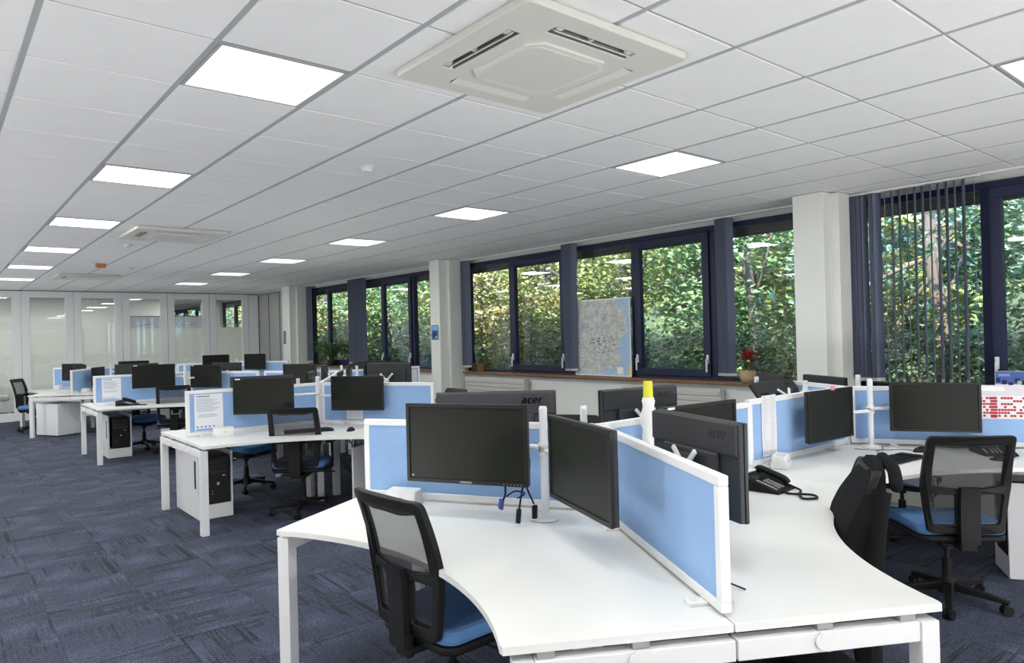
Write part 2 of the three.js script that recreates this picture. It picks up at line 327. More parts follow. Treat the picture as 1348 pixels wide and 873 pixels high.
// ------------------------------------------------------------ added unseen fill lights that brighten the ceiling, across the aisle and behind the camera
function fillUplight(label, x, z, face, power) {             // face: degrees it is turned to, tipped up at the ceiling
  const t = thing('added_fill_light', label, 'fill_light', [x, 0, z], face * D2R, 'added fill lights out of view');
  for (const s of [-1, 1]) part('foot', rbox(0.4, 0.02, 0.06, 0.006, 0, 0.01, s * 0.4), M.metal, t);
  for (const s of [-1, 1]) part('post', rbox(0.04, 0.3, 0.04, 0.006, 0.06, 0.165, s * 0.4), M.metal, t);
  const head = new THREE.Group(); head.name = 'fill_head'; head.position.set(0, 0.36, 0); head.rotation.set(1.0, -Math.PI / 2, 0, 'YXZ'); t.add(head);
  part('housing', [box(1.04, 0.54, 0.02, 0, 0, 0.1), box(1.04, 0.02, 0.12, 0, 0.26, 0.05), box(1.04, 0.02, 0.12, 0, -0.26, 0.05), box(0.02, 0.54, 0.12, 0.51, 0, 0.05), box(0.02, 0.54, 0.12, -0.51, 0, 0.05)], M.metal, head);
  part('fill_diffuser', box(1.0, 0.5, 0.008, 0, 0, 0.0), panelGlow, head);
  const l = new THREE.RectAreaLight(rgb(1, 0.985, 0.955), power, 0.98, 0.48); l.name = 'added_uplight'; l.position.z = -0.008; head.add(l);
}
for (let k = 0; k < 6; k++) fillUplight('added unseen uplighter washing the ceiling across the aisle', -1.5, 0.2 - k * 3.4, 0, FILL_UPLIGHT * (k < 2 ? 1 : 0.9));
for (const x of [1.4, 3.2, 5.0]) fillUplight('added unseen uplighter washing the ceiling before the plain end wall', x, 2.4, 90, FILL_UPLIGHT * 2);

// ------------------------------------------------------------ air conditioning cassettes
function cassette(i, j, label) {
  const t = thing('air_conditioner', label, 'air conditioner', [gx(i), CEIL, gz(j)], 0, 'ceiling air conditioning cassettes');
  const S = 0.93, rim = roundRect(S, S, 0.03);
  const hole = (x, y, w, h) => { const p = new THREE.Path(); p.moveTo(x - w / 2, y - h / 2); p.lineTo(x - w / 2, y + h / 2); p.lineTo(x + w / 2, y + h / 2); p.lineTo(x + w / 2, y - h / 2); return p; };
  for (const s of [-1, 1]) { rim.holes.push(hole(0, s * 0.335, 0.46, 0.062)); rim.holes.push(hole(s * 0.335, 0, 0.062, 0.46)); }
  part('fascia', extrude(rim, 0.034, 0.006).rotateX(Math.PI / 2).translate(0, -0.001, 0), M.cassette, t);
  const c = 0.235, k = 0.06, oct = new THREE.Shape([[-c + k, -c], [c - k, -c], [c, -c + k], [c, c - k], [c - k, c], [-c + k, c], [-c, c - k], [-c, -c + k]].map((q) => new THREE.Vector2(...q)));
  const intake = part('intake_panel', extrude(oct, 0.012, 0.003).rotateX(Math.PI / 2).translate(0, -0.033, 0), M.cassetteLight, t);
  part('intake_grille', extrude(new THREE.Shape([[-c + k + .01, -c + .03], [c - k - .01, -c + .03], [c - .03, -c + k + .01], [c - .03, c - k - .01], [c - k - .01, c - .03], [-c + k + .01, c - .03], [-c + .03, c - k - .01], [-c + .03, -c + k + .01]].map((q) => new THREE.Vector2(...q))), 0.004).rotateX(Math.PI / 2).translate(0, -0.0445, 0), M.cassette, intake);
  for (let q = 0; q < 4; q++) {
    const a = q * Math.PI / 2, open = q === 1 || q === 2, vent = new THREE.Group(); vent.name = 'vent'; t.add(vent); vent.rotation.y = a;
    part('vent_cavity', [box(0.46, 0.003, 0.062, 0, -0.004, -0.335), box(0.46, 0.026, 0.003, 0, -0.018, -0.365), box(0.46, 0.026, 0.003, 0, -0.018, -0.305)], M.cassetteDark, vent);
    part('flap', open ? [mv(box(0.44, 0.004, 0.05), 0, -0.022, -0.322, -0.75), mv(box(0.44, 0.004, 0.028), 0, -0.016, -0.345, -0.75), box(0.012, 0.02, 0.03, 0.02, -0.02, -0.345), box(0.03, 0.018, 0.022, -0.2, -0.021, -0.348), box(0.03, 0.018, 0.022, 0.2, -0.021, -0.348)] : mv(box(0.45, 0.005, 0.056), 0, -0.034, -0.335, -0.12), M.cassetteLight, vent);
  }
}
cassette(3, -1, 'large square ceiling air conditioner with open flaps, over the curved desk with loose cables');
cassette(3, 9, 'square ceiling air conditioner beside the third aisle light');
cassette(3.05, 18.6, 'square ceiling air conditioner closest to the glass partition');

// ------------------------------------------------------------ detectors
function detector(i, j, label, warm) {
  const t = thing('smoke_detector', label, 'detector', [gx(i), CEIL, gz(j)]);
  part('detector_base', cyl(0.055, 0.06, 0.014, 0, -0.007, 0, 28), M.plasticWhite, t);
  part('detector_head', cyl(0.046, 0.03, 0.026, 0, -0.027, 0, 28), M.plasticWhite, t);
  if (warm) part('sounder', rbox(0.13, 0.06, 0.1, 0.01, 0.1, -0.03, 0), M.orange, t);
}
detector(3.49, 2.52, 'round white smoke detector between the large air conditioner and the aisle lights');
detector(2.64, 14.9, 'smoke detector with an orange sounder in front of the far air conditioner', true);
detector(2.61, 10.9, 'small white detector just behind the middle air conditioner');
detector(3.62, 15.7, 'small white detector on the window side of the orange sounder');

// ------------------------------------------------------------ vertical blinds
const slatGeo = metres(clean(rbox(0.0015, 1.69, 0.089, 0.0006, 0, -0.845, 0, 1)));
function blind(label, headZ0, headZ1, slats, group) {
  const t = thing('vertical_blind', label, 'blind', [6.6, CEIL - 0.015, (headZ0 + headZ1) / 2], 0, group), zc = (headZ0 + headZ1) / 2;
  part('head_rail', rbox(0.04, 0.022, headZ1 - headZ0, 0.004, 0, 0.0, 0), M.plasticWhite, t);
  for (const [z, turn, swing = 0] of slats) {
    const m = raw('slat', slatGeo, M.blind, t); m.position.set(0, -0.014, z - zc); m.rotation.set(swing, turn, 0);
    const w = raw('slat_weight', weightGeo, M.plasticWhite, m); w.position.set(0, -1.69, 0);
  }
}
const weightGeo = metres(clean(rbox(0.003, 0.03, 0.086, 0.001, 0, 0.012, 0, 1)));
const stack = (z0, z1, n, turn) => Array.from({ length: n }, (_, k) => [z0 + (z1 - z0) * k / (n - 1), turn + rr(-0.12, 0.12)]);
blind('slate blue vertical blind with open slats between the column and the navy frame', -3.02, -1.96, [...stack(-2.98, -2.88, 10, 1.25), ...stack(-2.81, -2.77, 4, 1.1), ...Array.from({ length: 11 }, (_, k) => [-2.70 + k * 0.062, -1.21 + 0.22 * (k % 3 ? 1 : 0.5)]), [-2.0, -1.3]]);
blind('slate blue vertical blind stack in the corner by the wooden pen box', -9.22, -8.2, stack(-9.2, -9.04, 9, 1.2));
blind('slate blue vertical blind bundle gathered beside the sheet map', -8.1, -5.8, Array.from({ length: 10 }, (_, k) => [-6.83 + k * 0.021, 1.15 + 0.2 * Math.sin(k * 1.7), (k - 4.5) * 0.004]));
blind('slate blue vertical blind stack beside the red flowering plant', -5.7, -3.4, stack(-4.43, -4.29, 10, 1.2));
blind('slate blue vertical blind stack against the far column', -15.2, -14.5, stack(-15.19, -15.05, 7, 1.2));
blind('wide slate blue vertical blind stack over the middle of the window with the plant', -14.3, -9.6, stack(-13.10, -12.50, 16, 1.3));

// ------------------------------------------------------------ radiators under the windows
function radiator(z, w, label) {
  const t = thing('radiator', label, 'radiator', [6.565, 0.42, z]);
  part('radiator_body', rbox(0.09, 0.54, w, 0.01, 0, 0.27, 0), M.radiator, t);
  for (let k = 0; k < 8; k++) part('fin', rbox(0.012, 0.045, w - 0.03, 0.004, -0.05, 0.05 + k * 0.062, 0), M.radiator, t);
  for (const s of [-1, 1]) part('bracket', box(0.03, 0.04, 0.05, 0.058, 0.3, s * w * 0.35), M.metalGrey, t);
}
radiator(-8.35, 1.45, 'grey finned radiator under the window by the wooden pen box');
radiator(-12.4, 1.6, 'grey finned radiator under the window by the leafy plant');
radiator(-5.1, 1.4, 'grey finned radiator under the window with the sheet map');

// ------------------------------------------------------------ things on walls, glass and sills
const mapTex = canvas(768, 768, (x, w, h) => {
  x.fillStyle = '#d6d9d8'; x.fillRect(0, 0, w, h);
  for (let k = 0; k < 500; k++) { x.fillStyle = ['#b6bbb8', '#d8dad6', '#bfc3bb', '#c9c4b8', '#b2bac2'][Math.floor(rnd() * 5)]; x.globalAlpha = 0.5; x.fillRect(rnd() * w, rnd() * h, rr(10, 60), rr(14, 90)); } x.globalAlpha = 1;
  x.fillStyle = '#a9c6e6'; x.beginPath(); x.moveTo(w * .74, 0); x.lineTo(w, 0); x.lineTo(w, h); x.lineTo(w * .35, h); x.lineTo(w * .45, h * .93); x.lineTo(w * .7, h * .88); x.lineTo(w * .84, h * .8); x.lineTo(w * .77, h * .66); x.lineTo(w * .84, h * .52); x.lineTo(w * .95, h * .42); x.lineTo(w * .93, h * .24); x.lineTo(w * .8, h * .12); x.fill();
  x.fillStyle = '#bcd2ea'; x.fillRect(0, h * .95, w * .5, h * .05);
  x.fillStyle = '#ddd38a'; x.beginPath(); x.moveTo(w, h * .8); x.lineTo(w * .93, h * .92); x.lineTo(w * .92, h); x.lineTo(w, h); x.fill();
  for (let k = 0; k < 3600; k++) { const a = rnd() * w, b = rnd() * h; if (a > w * .84 && b > h * .3) continue; x.fillStyle = ['#a9aeac', '#eef0ee', '#bcb9b2', '#9fa9b2', '#f4f5f3'][Math.floor(rnd() * 5)]; x.fillRect(a, b, rr(3, 16), rr(2, 5)); }
  x.strokeStyle = '#8f8680'; x.lineWidth = 2; for (let k = 0; k < 110; k++) { x.beginPath(); let a = rnd() * w * .8, b = rnd() * h; x.moveTo(a, b); for (let q = 0; q < 5; q++) { a += rr(-50, 50); b += rr(-40, 40); x.lineTo(a, b); } x.stroke(); }
  x.fillStyle = '#4d2329'; for (let k = 0; k < 60; k++) { x.beginPath(); x.arc(w * rr(.3, .74), h * rr(.5, .7), rr(3, 8), 0, 7); x.fill(); }
  x.fillStyle = '#f2f4f4'; x.fillRect(w * .76, h * .88, w * .1, h * .09);
  x.strokeStyle = '#f2f3f2'; x.lineWidth = 14; x.strokeRect(4, 4, w - 8, h - 8);
});
{
  const t = thing('wall_map', 'large printed map sheet standing against the window pane', 'map', [6.668, 1.04, -6.24], -Math.PI / 2);
  const g = new THREE.PlaneGeometry(0.98, 0.99, 24, 1).translate(0, 0.495, 0), p = g.attributes.position;
  for (let k = 0; k < p.count; k++) p.setZ(k, 0.004 * Math.sin(p.getX(k) * 31) + 0.006);
  g.computeVertexNormals();
  raw('map_sheet', g, new THREE.MeshStandardMaterial({ map: mapTex, roughness: 0.55, side: THREE.DoubleSide }), t);
  part('map_backing', box(0.98, 0.985, 0.003, 0, 0.493, -0.002), M.paper, t);
}
function poster(name, label, cat, pos, turn, w, h, t, thick = 0.004) {
  const o = thing(name, label, cat, pos, turn);
  part('board', box(w, h, thick, 0, 0, 0), M.plasticWhite, o);
  raw('print', new THREE.PlaneGeometry(w * 0.97, h * 0.97).translate(0, 0, thick / 2 + 0.0008), printed(t), o);
  return o;
}
poster('poster', 'small blue poster with a picture on the white column', 'poster', [6.192, 1.665, -9.39], -Math.PI / 2, 0.2, 0.24, canvas(128, 160, (x, w, h) => { x.fillStyle = '#2e6da0'; x.fillRect(0, 0, w, h); x.fillStyle = '#7fb2d8'; x.fillRect(8, 8, w - 16, 50); x.fillStyle = '#173a66'; x.beginPath(); x.arc(60, 105, 34, 0, 7); x.fill(); x.fillStyle = '#c8b48a'; x.fillRect(70, 120, 40, 25); }));
poster('notice', 'narrow purple notice on the far white column', 'notice', [6.192, 1.66, -15.52], -Math.PI / 2, 0.14, 0.3, canvas(64, 128, (x, w, h) => { x.fillStyle = '#4a4f86'; x.fillRect(0, 0, w, h); x.fillStyle = '#c9cbe0'; for (let k = 0; k < 6; k++) x.fillRect(8, 14 + k * 18, 40, 6); }));
{ // framed picture on the sill of the open blinds
  const o = poster('picture_card', 'small blue landscape picture propped on the window sill', 'picture', [6.60, 1.125, -1.76], -Math.PI / 2, 0.26, 0.17, canvas(256, 160, (x, w, h) => { x.fillStyle = '#5a6fb4'; x.fillRect(0, 0, w, h); x.fillStyle = '#dfe6f4'; x.fillRect(0, 96, w, 30); x.fillStyle = '#26306e'; for (let k = 0; k < 6; k++) x.fillRect(k * 44, 50 + (k % 3) * 16, 34, 34); x.fillStyle = '#8fa9e0'; x.fillRect(20, 18, 80, 20); x.fillStyle = '#b8d0a0'; x.fillRect(150, 70, 30, 26); }), 0.012);
  o.rotation.z = 0; part('stand', mv(box(0.08, 0.12, 0.004), 0, -0.02, -0.03, 0.35), M.plasticWhite, o);
}
{ // boards with coloured notes against the partition glass
  const t = canvas(512, 192, (x, w, h) => { x.fillStyle = '#dcdfe6'; x.fillRect(0, 0, w, h); x.fillStyle = '#3a3f48'; x.fillRect(0, 0, w, 8); for (let k = 0; k < 18; k++) { x.fillStyle = ['#b04048', '#4a68b0', '#c8848a', '#8aa0d0'][k % 4]; x.fillRect(20 + k * 26, 118 + (k * 37) % 40, 16, 10); } });
  poster('notice_board', 'pale board with red and blue notes behind the third glass panel from the windows', 'board', [3.96, 2.11, -18.412], 0, 0.64, 0.3, t);
  poster('notice_board', 'pale board with red and blue notes behind the second glass panel from the windows', 'board', [4.93, 2.11, -18.412], 0, 0.64, 0.3, t);
}
{ // poinsettia
  const t = thing('potted_poinsettia', 'red flowering plant in a tan pot on the window sill', 'plant', [6.62, 1.035, -4.12]);
  part('pot', new THREE.LatheGeometry([[0.001, 0], [0.065, 0], [0.085, 0.05], [0.088, 0.11], [0.08, 0.125], [0.074, 0.12], [0.07, 0.1], [0.001, 0.1]].map((q) => new THREE.Vector2(...q)), 28), M.terracotta, t);
  part('stem', [tube([[0, 0.1, 0], [0.01, 0.16, 0.01], [0, 0.22, 0]], 0.008, 12, 6), tube([[0, 0.13, 0], [0.03, 0.18, 0.04], [0.03, 0.23, 0.05]], 0.005, 12, 6)], M.wood, t);
  const petal = (mat, name, n, y0, y1, s) => { for (let k = 0; k < n; k++) { const a = k * 2.4 + rr(-.2, .2), g = leafGeo(s * rr(0.8, 1.2), s * 0.42); g.rotateX(rr(-0.9, 0.2)); g.rotateY(a); g.translate(0.02 * Math.sin(a), rr(y0, y1), 0.02 * Math.cos(a)); part(name, g, mat, t); } };
  petal(std([0.42, 0.012, 0.03], 0.7, { side: THREE.DoubleSide }), 'bract', 30, 0.22, 0.31, 0.11); petal(M.leafPot, 'leaf', 14, 0.13, 0.22, 0.11);
}
function leafGeo(l, w) { const g = new THREE.BufferGeometry(), p = [[0, 0, 0], [w / 2, 0.12 * l, l * .45], [-w / 2, 0.12 * l, l * .45], [0, 0.06 * l, l * .5], [0, -0.05 * l, l]]; g.setAttribute('position', new THREE.Float32BufferAttribute([0, 1, 3, 0, 3, 2, 1, 4, 3, 3, 4, 2].flatMap((i) => p[i]), 3)); g.setAttribute('uv', new THREE.Float32BufferAttribute(new Float32Array(24), 2)); g.computeVertexNormals(); return g; }
{ // arching leafy plant
  const t = thing('potted_plant', 'arching green leafy plant on the sill beside the slate blue blind', 'plant', [6.6, 1.035, -14.0]);
  part('pot', new THREE.LatheGeometry([[0.001, 0], [0.08, 0], [0.1, 0.13], [0.092, 0.13], [0.085, 0.11], [0.001, 0.11]].map((q) => new THREE.Vector2(...q)), 24), M.darkWood, t);
  for (let k = 0; k < 34; k++) {
    const a = k * 2.4, l = rr(0.28, 0.5), h = rr(0.2, 0.45), pts = [0, .33, .66, 1].map((s) => V(Math.sin(a) * l * s, 0.11 + h * Math.sin(s * 2.2) , Math.cos(a) * l * s));
    const g = tube(pts, 0.012, 8, 4); g.scale(1, 1, 1); part('leaf', g, M.leafPot, t);
  }
}
{ // box with thin sticks in the corner of the sill
  const t = thing('pen_box', 'dark wooden box holding thin sticks on the sill by the column', 'box', [6.67, 1.035, -8.93]);
  part('box_body', [rbox(0.11, 0.12, 0.16, 0.004, 0, 0.06, 0)], M.darkWood, t);
  part('box_end', rbox(0.112, 0.122, 0.02, 0.004, 0, 0.061, 0.09), M.wood, t);
  for (const [dx, dz, h] of [[0.02, 0.05, 0.42], [-0.01, 0.02, 0.36], [0.03, 0.0, 0.3]]) part('stick', bar(V(0, 0.1, dz * .3), V(dx, h, -dz - 0.04), 0.004, 6), M.metalGrey, t);
}
{ // lounge chair in the room behind the partition
  const t = thing('lounge_chair', 'grey lounge chair on thin metal legs behind the clear glass', 'chair', [1.05, 0, -20.2], 0.5);
  part('seat', rbox(0.6, 0.14, 0.56, 0.05, 0, 0.42, 0), M.radiator, t); part('backrest', mv(rbox(0.6, 0.4, 0.1, 0.05), 0, 0.66, -0.25, -0.2), M.radiator, t);
  for (const sx of [-1, 1]) for (const sz of [-1, 1]) part('leg', bar(V(sx * 0.2, 0.36, sz * 0.2), V(sx * 0.3, 0.0, sz * 0.28), 0.012, 8), M.metal, t);
}

// ============================================================ DESKS AND SCREENS
// pods of three 120 degree desks round a joint; angles in degrees, 0 = towards the windows, 90 = towards the partition
const dir = (a) => V(Math.cos(a * D2R), 0, -Math.sin(a * D2R));
const PODS = {
  a: { J: [2.45, -2.33], arms: [0, 120, 240] }, b: { J: [5.12, -2.40], arms: [60, 180, 300] },
  c: { J: [3.05, -6.75], arms: [60, 180, 300] }, d: { J: [4.39, -9.06], arms: [0, 120, 240] },
  e: { J: [3.05, -11.37], arms: [60, 180, 300] },
  g: { J: [2.57, -15.7], arms: [0, 120, 240] }, h: { J: [5.24, -15.7], arms: [60, 180, 300] },
};
const at = (pod, along, angle, perp = 0, y = 0) => { const [x, z] = PODS[pod].J, d = dir(angle), n = dir(angle + 90); return [x + d.x * along + n.x * perp, y, z + d.z * along + n.z * perp]; };
// what tells the desks apart (pod + angle of the desk's middle line)
const PLACE = {
  a180: 'the curved desk with loose cables', a300: 'the curved desk with the draped jacket', a60: 'the desk behind the large blue screen',
  b240: 'the curved desk with keyboard beside the open blinds', b120: 'the desk facing the poinsettia window', b0: 'the desk against the open blinds',
  c240: 'the aisle desk with the pinned notice and keyboard', c120: 'the desk backing onto the pinned notice screen', c0: 'the desk opposite the radiator',
  d300: 'the desk by the blue poster column', d180: 'the inner desk between the two pinned notice screens', d60: 'the window desk behind the blue poster column',
  e240: 'the aisle desk with a telephone', e120: 'the desk backing onto the telephone desk', e0: 'the desk behind the telephone desk towards the windows',
  f300: 'the window desk by the leafy plant', f180: 'the inner desk nearest the partition end', f60: 'the window desk next to the far column',
  g180: 'the aisle desk in front of the partition', g300: 'the last aisle desk with a pedestal', g60: 'the desk touching the glass partition side',
  h240: 'the last window desk by the far column', h120: 'the partition side desk near the windows', h0: 'the end desk by the window infill',
};
const topShape = (() => {
  const c = Math.cos(60 * D2R), s = Math.sin(60 * D2R), L = LONG - 0.002, H = HALF;
  const end = [c * L, s * L], tip = [c * L + s * H, s * L - c * H], g = 0.002, sh = new THREE.Shape();
  sh.moveTo(g * 2, 0); sh.lineTo(end[0] + g, end[1] - g); sh.lineTo(tip[0], tip[1]);
  const sag = 0.235, h = tip[1] - 0.02, R = (h * h + sag * sag) / (2 * sag), n = 26;
  for (let k = 0; k <= n; k++) { const y = h - 2 * h * k / n; sh.lineTo(tip[0] - 0.004 - (Math.sqrt(R * R - y * y) - (R - sag)), y); }
  sh.lineTo(tip[0], -tip[1]); sh.lineTo(end[0] + g, -end[1] + g);
  return sh;
})();
const JOINED = new Set(['a0', 'b180', 'c60', 'd240', 'd120', 'e300', 'g0', 'h180']);      // screen lines where two pods meet end to end
const topGeo = metres(clean(slab(topShape, DESK - 0.025, 0.025, 0.0015, 4)));
const capShape = (() => { const s = new THREE.Shape(); s.absellipse(0, 0, 0.042, 0.03, 0, Math.PI * 2); return s; })();
function desk(pod, bis) {
  const [x, z] = PODS[pod].J, t = thing('curved_desk', 'white ' + PLACE[pod + bis].replace('the ', ''), 'desk', [x, 0, z], bis * D2R);
  raw('desktop', topGeo, M.desk, t);
  for (const s of [1, -1]) {
    const a = 60 * s * D2R, d = V(Math.cos(a), 0, -Math.sin(a)), n = V(Math.sin(60 * D2R), 0, s * Math.cos(60 * D2R)), e = LONG - (JOINED.has(pod + ((bis + 60 * s + 360) % 360)) ? 0.075 : 0.014);
    const P = (u, v, y) => V(d.x * u + n.x * v, y, d.z * u + n.z * v), turn = a;
    const put = (g, u, v, y) => { g.rotateY(turn); const q = P(u, v, y); return g.translate(q.x, q.y, q.z); };
    part('leg', put(rbox(0.06, 0.7, 0.06, 0.003), e, HALF - 0.055, 0.352), M.metal, t);
    part('foot', put(cyl(0.02, 0.024, 0.004), e, HALF - 0.055, 0.0025), M.metalGrey, t);
    part('end_rail', put(rbox(0.05, 0.06, HALF - 0.09, 0.003), e, (HALF - 0.085) / 2 + 0.001, 0.672), M.metal, t);
    part('spacer', [put(box(0.03, 0.018, 0.05), e, HALF * 0.42, 0.711), put(box(0.03, 0.018, 0.05), e, HALF - 0.12, 0.711)], M.metalGrey, t);
    const cap = part('rail_cap', put(extrude(capShape, 0.008, 0.002).rotateY(Math.PI / 2), e + 0.025, HALF * 0.42, 0.675), M.plasticWhite, t);
    part('cap_tab', [put(box(0.006, 0.016, 0.014), e + 0.031, HALF * 0.42 - 0.018, 0.696), put(box(0.006, 0.016, 0.014), e + 0.031, HALF * 0.42 + 0.018, 0.696)], M.metal, cap);
    part('beam', put(rbox(LONG - 0.28, 0.05, 0.03, 0.003), (LONG - 0.28) / 2 + 0.16, 0.24, 0.69), M.metal, t);
  }
  part('centre_leg', rbox(0.06, 0.715, 0.06, 0.003, 0.15, 0.36, 0), M.metal, t);
  part('cable_tray', [mv(box(0.62, 0.004, 0.11), 0.47, 0.6, 0.0, 0, 0), box(0.62, 0.05, 0.003, 0.47, 0.625, 0.055), box(0.62, 0.05, 0.003, 0.47, 0.625, -0.055), box(0.01, 0.12, 0.02, 0.3, 0.66, 0), box(0.01, 0.12, 0.02, 0.65, 0.66, 0)], M.metal, t);
}
for (const [pod, p] of Object.entries(PODS)) for (const a of p.arms) { const b = (a + 60) % 360; desk(pod, b); }

// desk dividers: blue fabric in a white frame
const SCREEN_NAME = {
  a0: 'joined to the screen with the long paper strip', a120: 'behind the monitor with dangling cables', a240: 'standing edge on between the two curved desks',
  b60: 'behind the tilted monitor', b180: 'with the long paper strip hung on it', b300: 'with the red planner hung on it',
  c60: 'running back from the pole beside the keyboard desk', c180: 'with a printed notice at the aisle, by the keyboard desk', c300: 'behind the keyboard desk towards the radiator',
  d0: 'with a pale sheet beside the blue poster column', d120: 'towards the telephone desk', d240: 'joined to the screen by the keyboard desk',
  e60: 'running back from the telephone desk', e180: 'with a printed notice above the telephone', e300: 'beside the telephone desk towards the windows',
  f0: 'by the leafy plant', f120: 'facing the far partition', f240: 'joined behind the telephone desk',
  g0: 'running to the windows before the partition', g120: 'closest to the glass partition by the aisle', g240: 'beside the pedestal desk at the aisle',
  h60: 'by the far column and the partition', h180: 'joined in the last row', h300: 'of the last row towards the windows',
};
const S0 = 0.012, S1 = 0.42;
function divider(pod, ang) {
  const [x, z] = PODS[pod].J, len = LONG - 0.05, x0 = 0.026, L = len - x0, t = thing('desk_screen', 'blue fabric desk screen ' + SCREEN_NAME[pod + ang], 'desk screen', [x, DESK, z], ang * D2R);
  const h = S1 - S0, f = 0.032, w = 0.034;
  part('fabric_panel', rbox(L - 2 * f + 0.004, h - 2 * f + 0.004, 0.024, 0.002, x0 + L / 2, S0 + h / 2, 0), M.fabric, t);
  part('top_rail', rbox(L, f, w, 0.004, x0 + L / 2, S1 - f / 2, 0), M.frame, t);
  part('bottom_rail', rbox(L, f, w, 0.004, x0 + L / 2, S0 + f / 2, 0), M.frame, t);
  for (const u of [x0 + f / 2, x0 + L - f / 2]) part('side_rail', rbox(f, h - 2 * f, w, 0.004, u, S0 + h / 2, 0), M.frame, t);
  for (const u of [0.3, len - 0.12]) part('clamp', [rbox(0.05, 0.012, 0.15, 0.003, u, 0.006, 0), rbox(0.02, 0.02, 0.01, 0.003, u, 0.018, 0.055), rbox(0.02, 0.02, 0.01, 0.003, u, 0.018, -0.055)], M.plasticWhite, t);
  if (ang % 360 === PODS[pod].arms[0]) part('joint_post', cyl(0.022, 0.022, S1 - 0.002, 0, S1 / 2 + 0.001, 0, 6), M.frame, t);
}
for (const [pod, p] of Object.entries(PODS)) for (const a of p.arms) divider(pod, a);

// ------------------------------------------------------------ monitors on pole arms
const font = await new FontLoader().loadAsync('fonts/droid/droid_sans_bold.typeface.json');
const textGeo = (s, size, depth, shear = 0) => { const g = new TextGeometry(s, { font, size, depth, curveSegments: 4 }); g.computeBoundingBox(); const b = g.boundingBox; g.translate(-(b.min.x + b.max.x) / 2, -(b.min.y + b.max.y) / 2, 0); if (shear) g.applyMatrix4(new THREE.Matrix4().makeShear(0, 0, shear, 0, 0, 0)); return g; };
const monitorShapes = new Map();
function monitor(label, x, y, z, yaw, o = {}) {           // x, y, z: centre of the glass; yaw in degrees turns the front from +z
  const w = o.w ?? 0.545, h = o.h ?? 0.335, key = w + ',' + h + (o.acer ? 'a' : ''), t = thing('monitor', label, 'monitor', [x, y, z], yaw * D2R);
  t.rotation.order = 'YXZ'; t.rotation.x = (o.tilt ?? 0) * D2R;
  if (!monitorShapes.has(key)) {
    const b = 0.018, rim = roundRect(w, h, 0.006); const hole = new THREE.Path(); const a = w / 2 - b, c = h / 2 - b; hole.moveTo(-a, -c - 0); hole.lineTo(-a, c); hole.lineTo(a, c); hole.lineTo(a, -c); rim.holes.push(hole);
    const back = join([rbox(w - 0.004, h - 0.004, 0.022, 0.006, 0, 0, -0.016), o.acer ? rbox(w * 0.97, h * 0.32, 0.012, 0.005, 0, h * 0.325, -0.031) : rbox(w * 0.8, h * 0.7, 0.02, 0.012, 0, -0.01, -0.034), rbox(w * 0.62, h * 0.5, 0.02, 0.014, 0, -h * 0.08, -0.036), rbox(0.11, 0.11, 0.012, 0.004, 0, -0.02, -0.05)]);
    monitorShapes.set(key, { bezel: metres(clean(extrude(rim, 0.014, 0.002).translate(0, 0, -0.006))), back: metres(clean(back)), glass: metres(clean(box(2 * a + 0.002, 2 * c + 0.002, 0.004, 0, 0, 0))) });
  }
  const s = monitorShapes.get(key);
  raw('bezel', s.bezel, M.bezel, t); raw('back_shell', s.back, o.pale ? M.monitorBackPale : M.monitorBack, t); raw('display', s.glass, M.lcd, t);
  part('vents', [0, 1, 2].map((k) => box(w * 0.4, 0.004, 0.002, 0, h * 0.1 - k * 0.012, -0.047)), M.grille, t);
  if (o.brand) { part('maker_name', textGeo(o.brand, 0.009, 0.001).translate(0, -h / 2 + 0.009, 0.008), M.lettersPale, t); const d = []; for (let k = 0; k < 6; k++) d.push(cyl(0.002, 0.002, 0.001, 0, 0, 0, 8).rotateX(Math.PI / 2).translate(w / 2 - 0.12 + k * 0.017, -h / 2 + 0.009, 0.0085)); part('buttons', d, M.lettersPale, t); part('sticker', box(0.012, 0.008, 0.0006, -w / 2 + 0.03, -h / 2 + 0.03, 0.0035), M.lettersPale, t); }
  if (o.tag) part('asset_tag', box(0.05, 0.011, 0.0008, -w / 2 + 0.045, h / 2 - 0.01, 0.0085), M.paper, t);
  if (o.acer) part('maker_name', textGeo('acer', h * 0.105, 0.001, 0.25).rotateY(Math.PI).translate(-w * 0.30, h * 0.36, -0.0375), o.pale ? M.letters : M.lettersDim, t);
  if (o.note) part('sticky_note', mv(box(0.05, 0.03, 0.001), 0.02, h / 2 + 0.006, 0.008), M.pink, t);
  if (o.star !== false) { // white mounting spider on the back
    const arms = []; for (const a of [45, 135, 225, 315]) arms.push(mv(rbox(0.105, 0.02, 0.012, 0.004), 0.05 * Math.cos(a * D2R), -0.02 + 0.05 * Math.sin(a * D2R), -0.063, 0, 0, a * D2R));
    part('mount_plate', [...arms, cyl(0.026, 0.026, 0.012, 0, 0, 0, 18).rotateX(Math.PI / 2).translate(0, -0.02, -0.061)], M.plasticWhite, t);
  }
  t.updateMatrixWorld(true);
  t.userData.label = label;
  const back = V(0, -0.02, -0.072).applyMatrix4(t.matrixWorld); back.front = V(0, 0, 1).transformDirection(t.matrixWorld);
  return back;
}
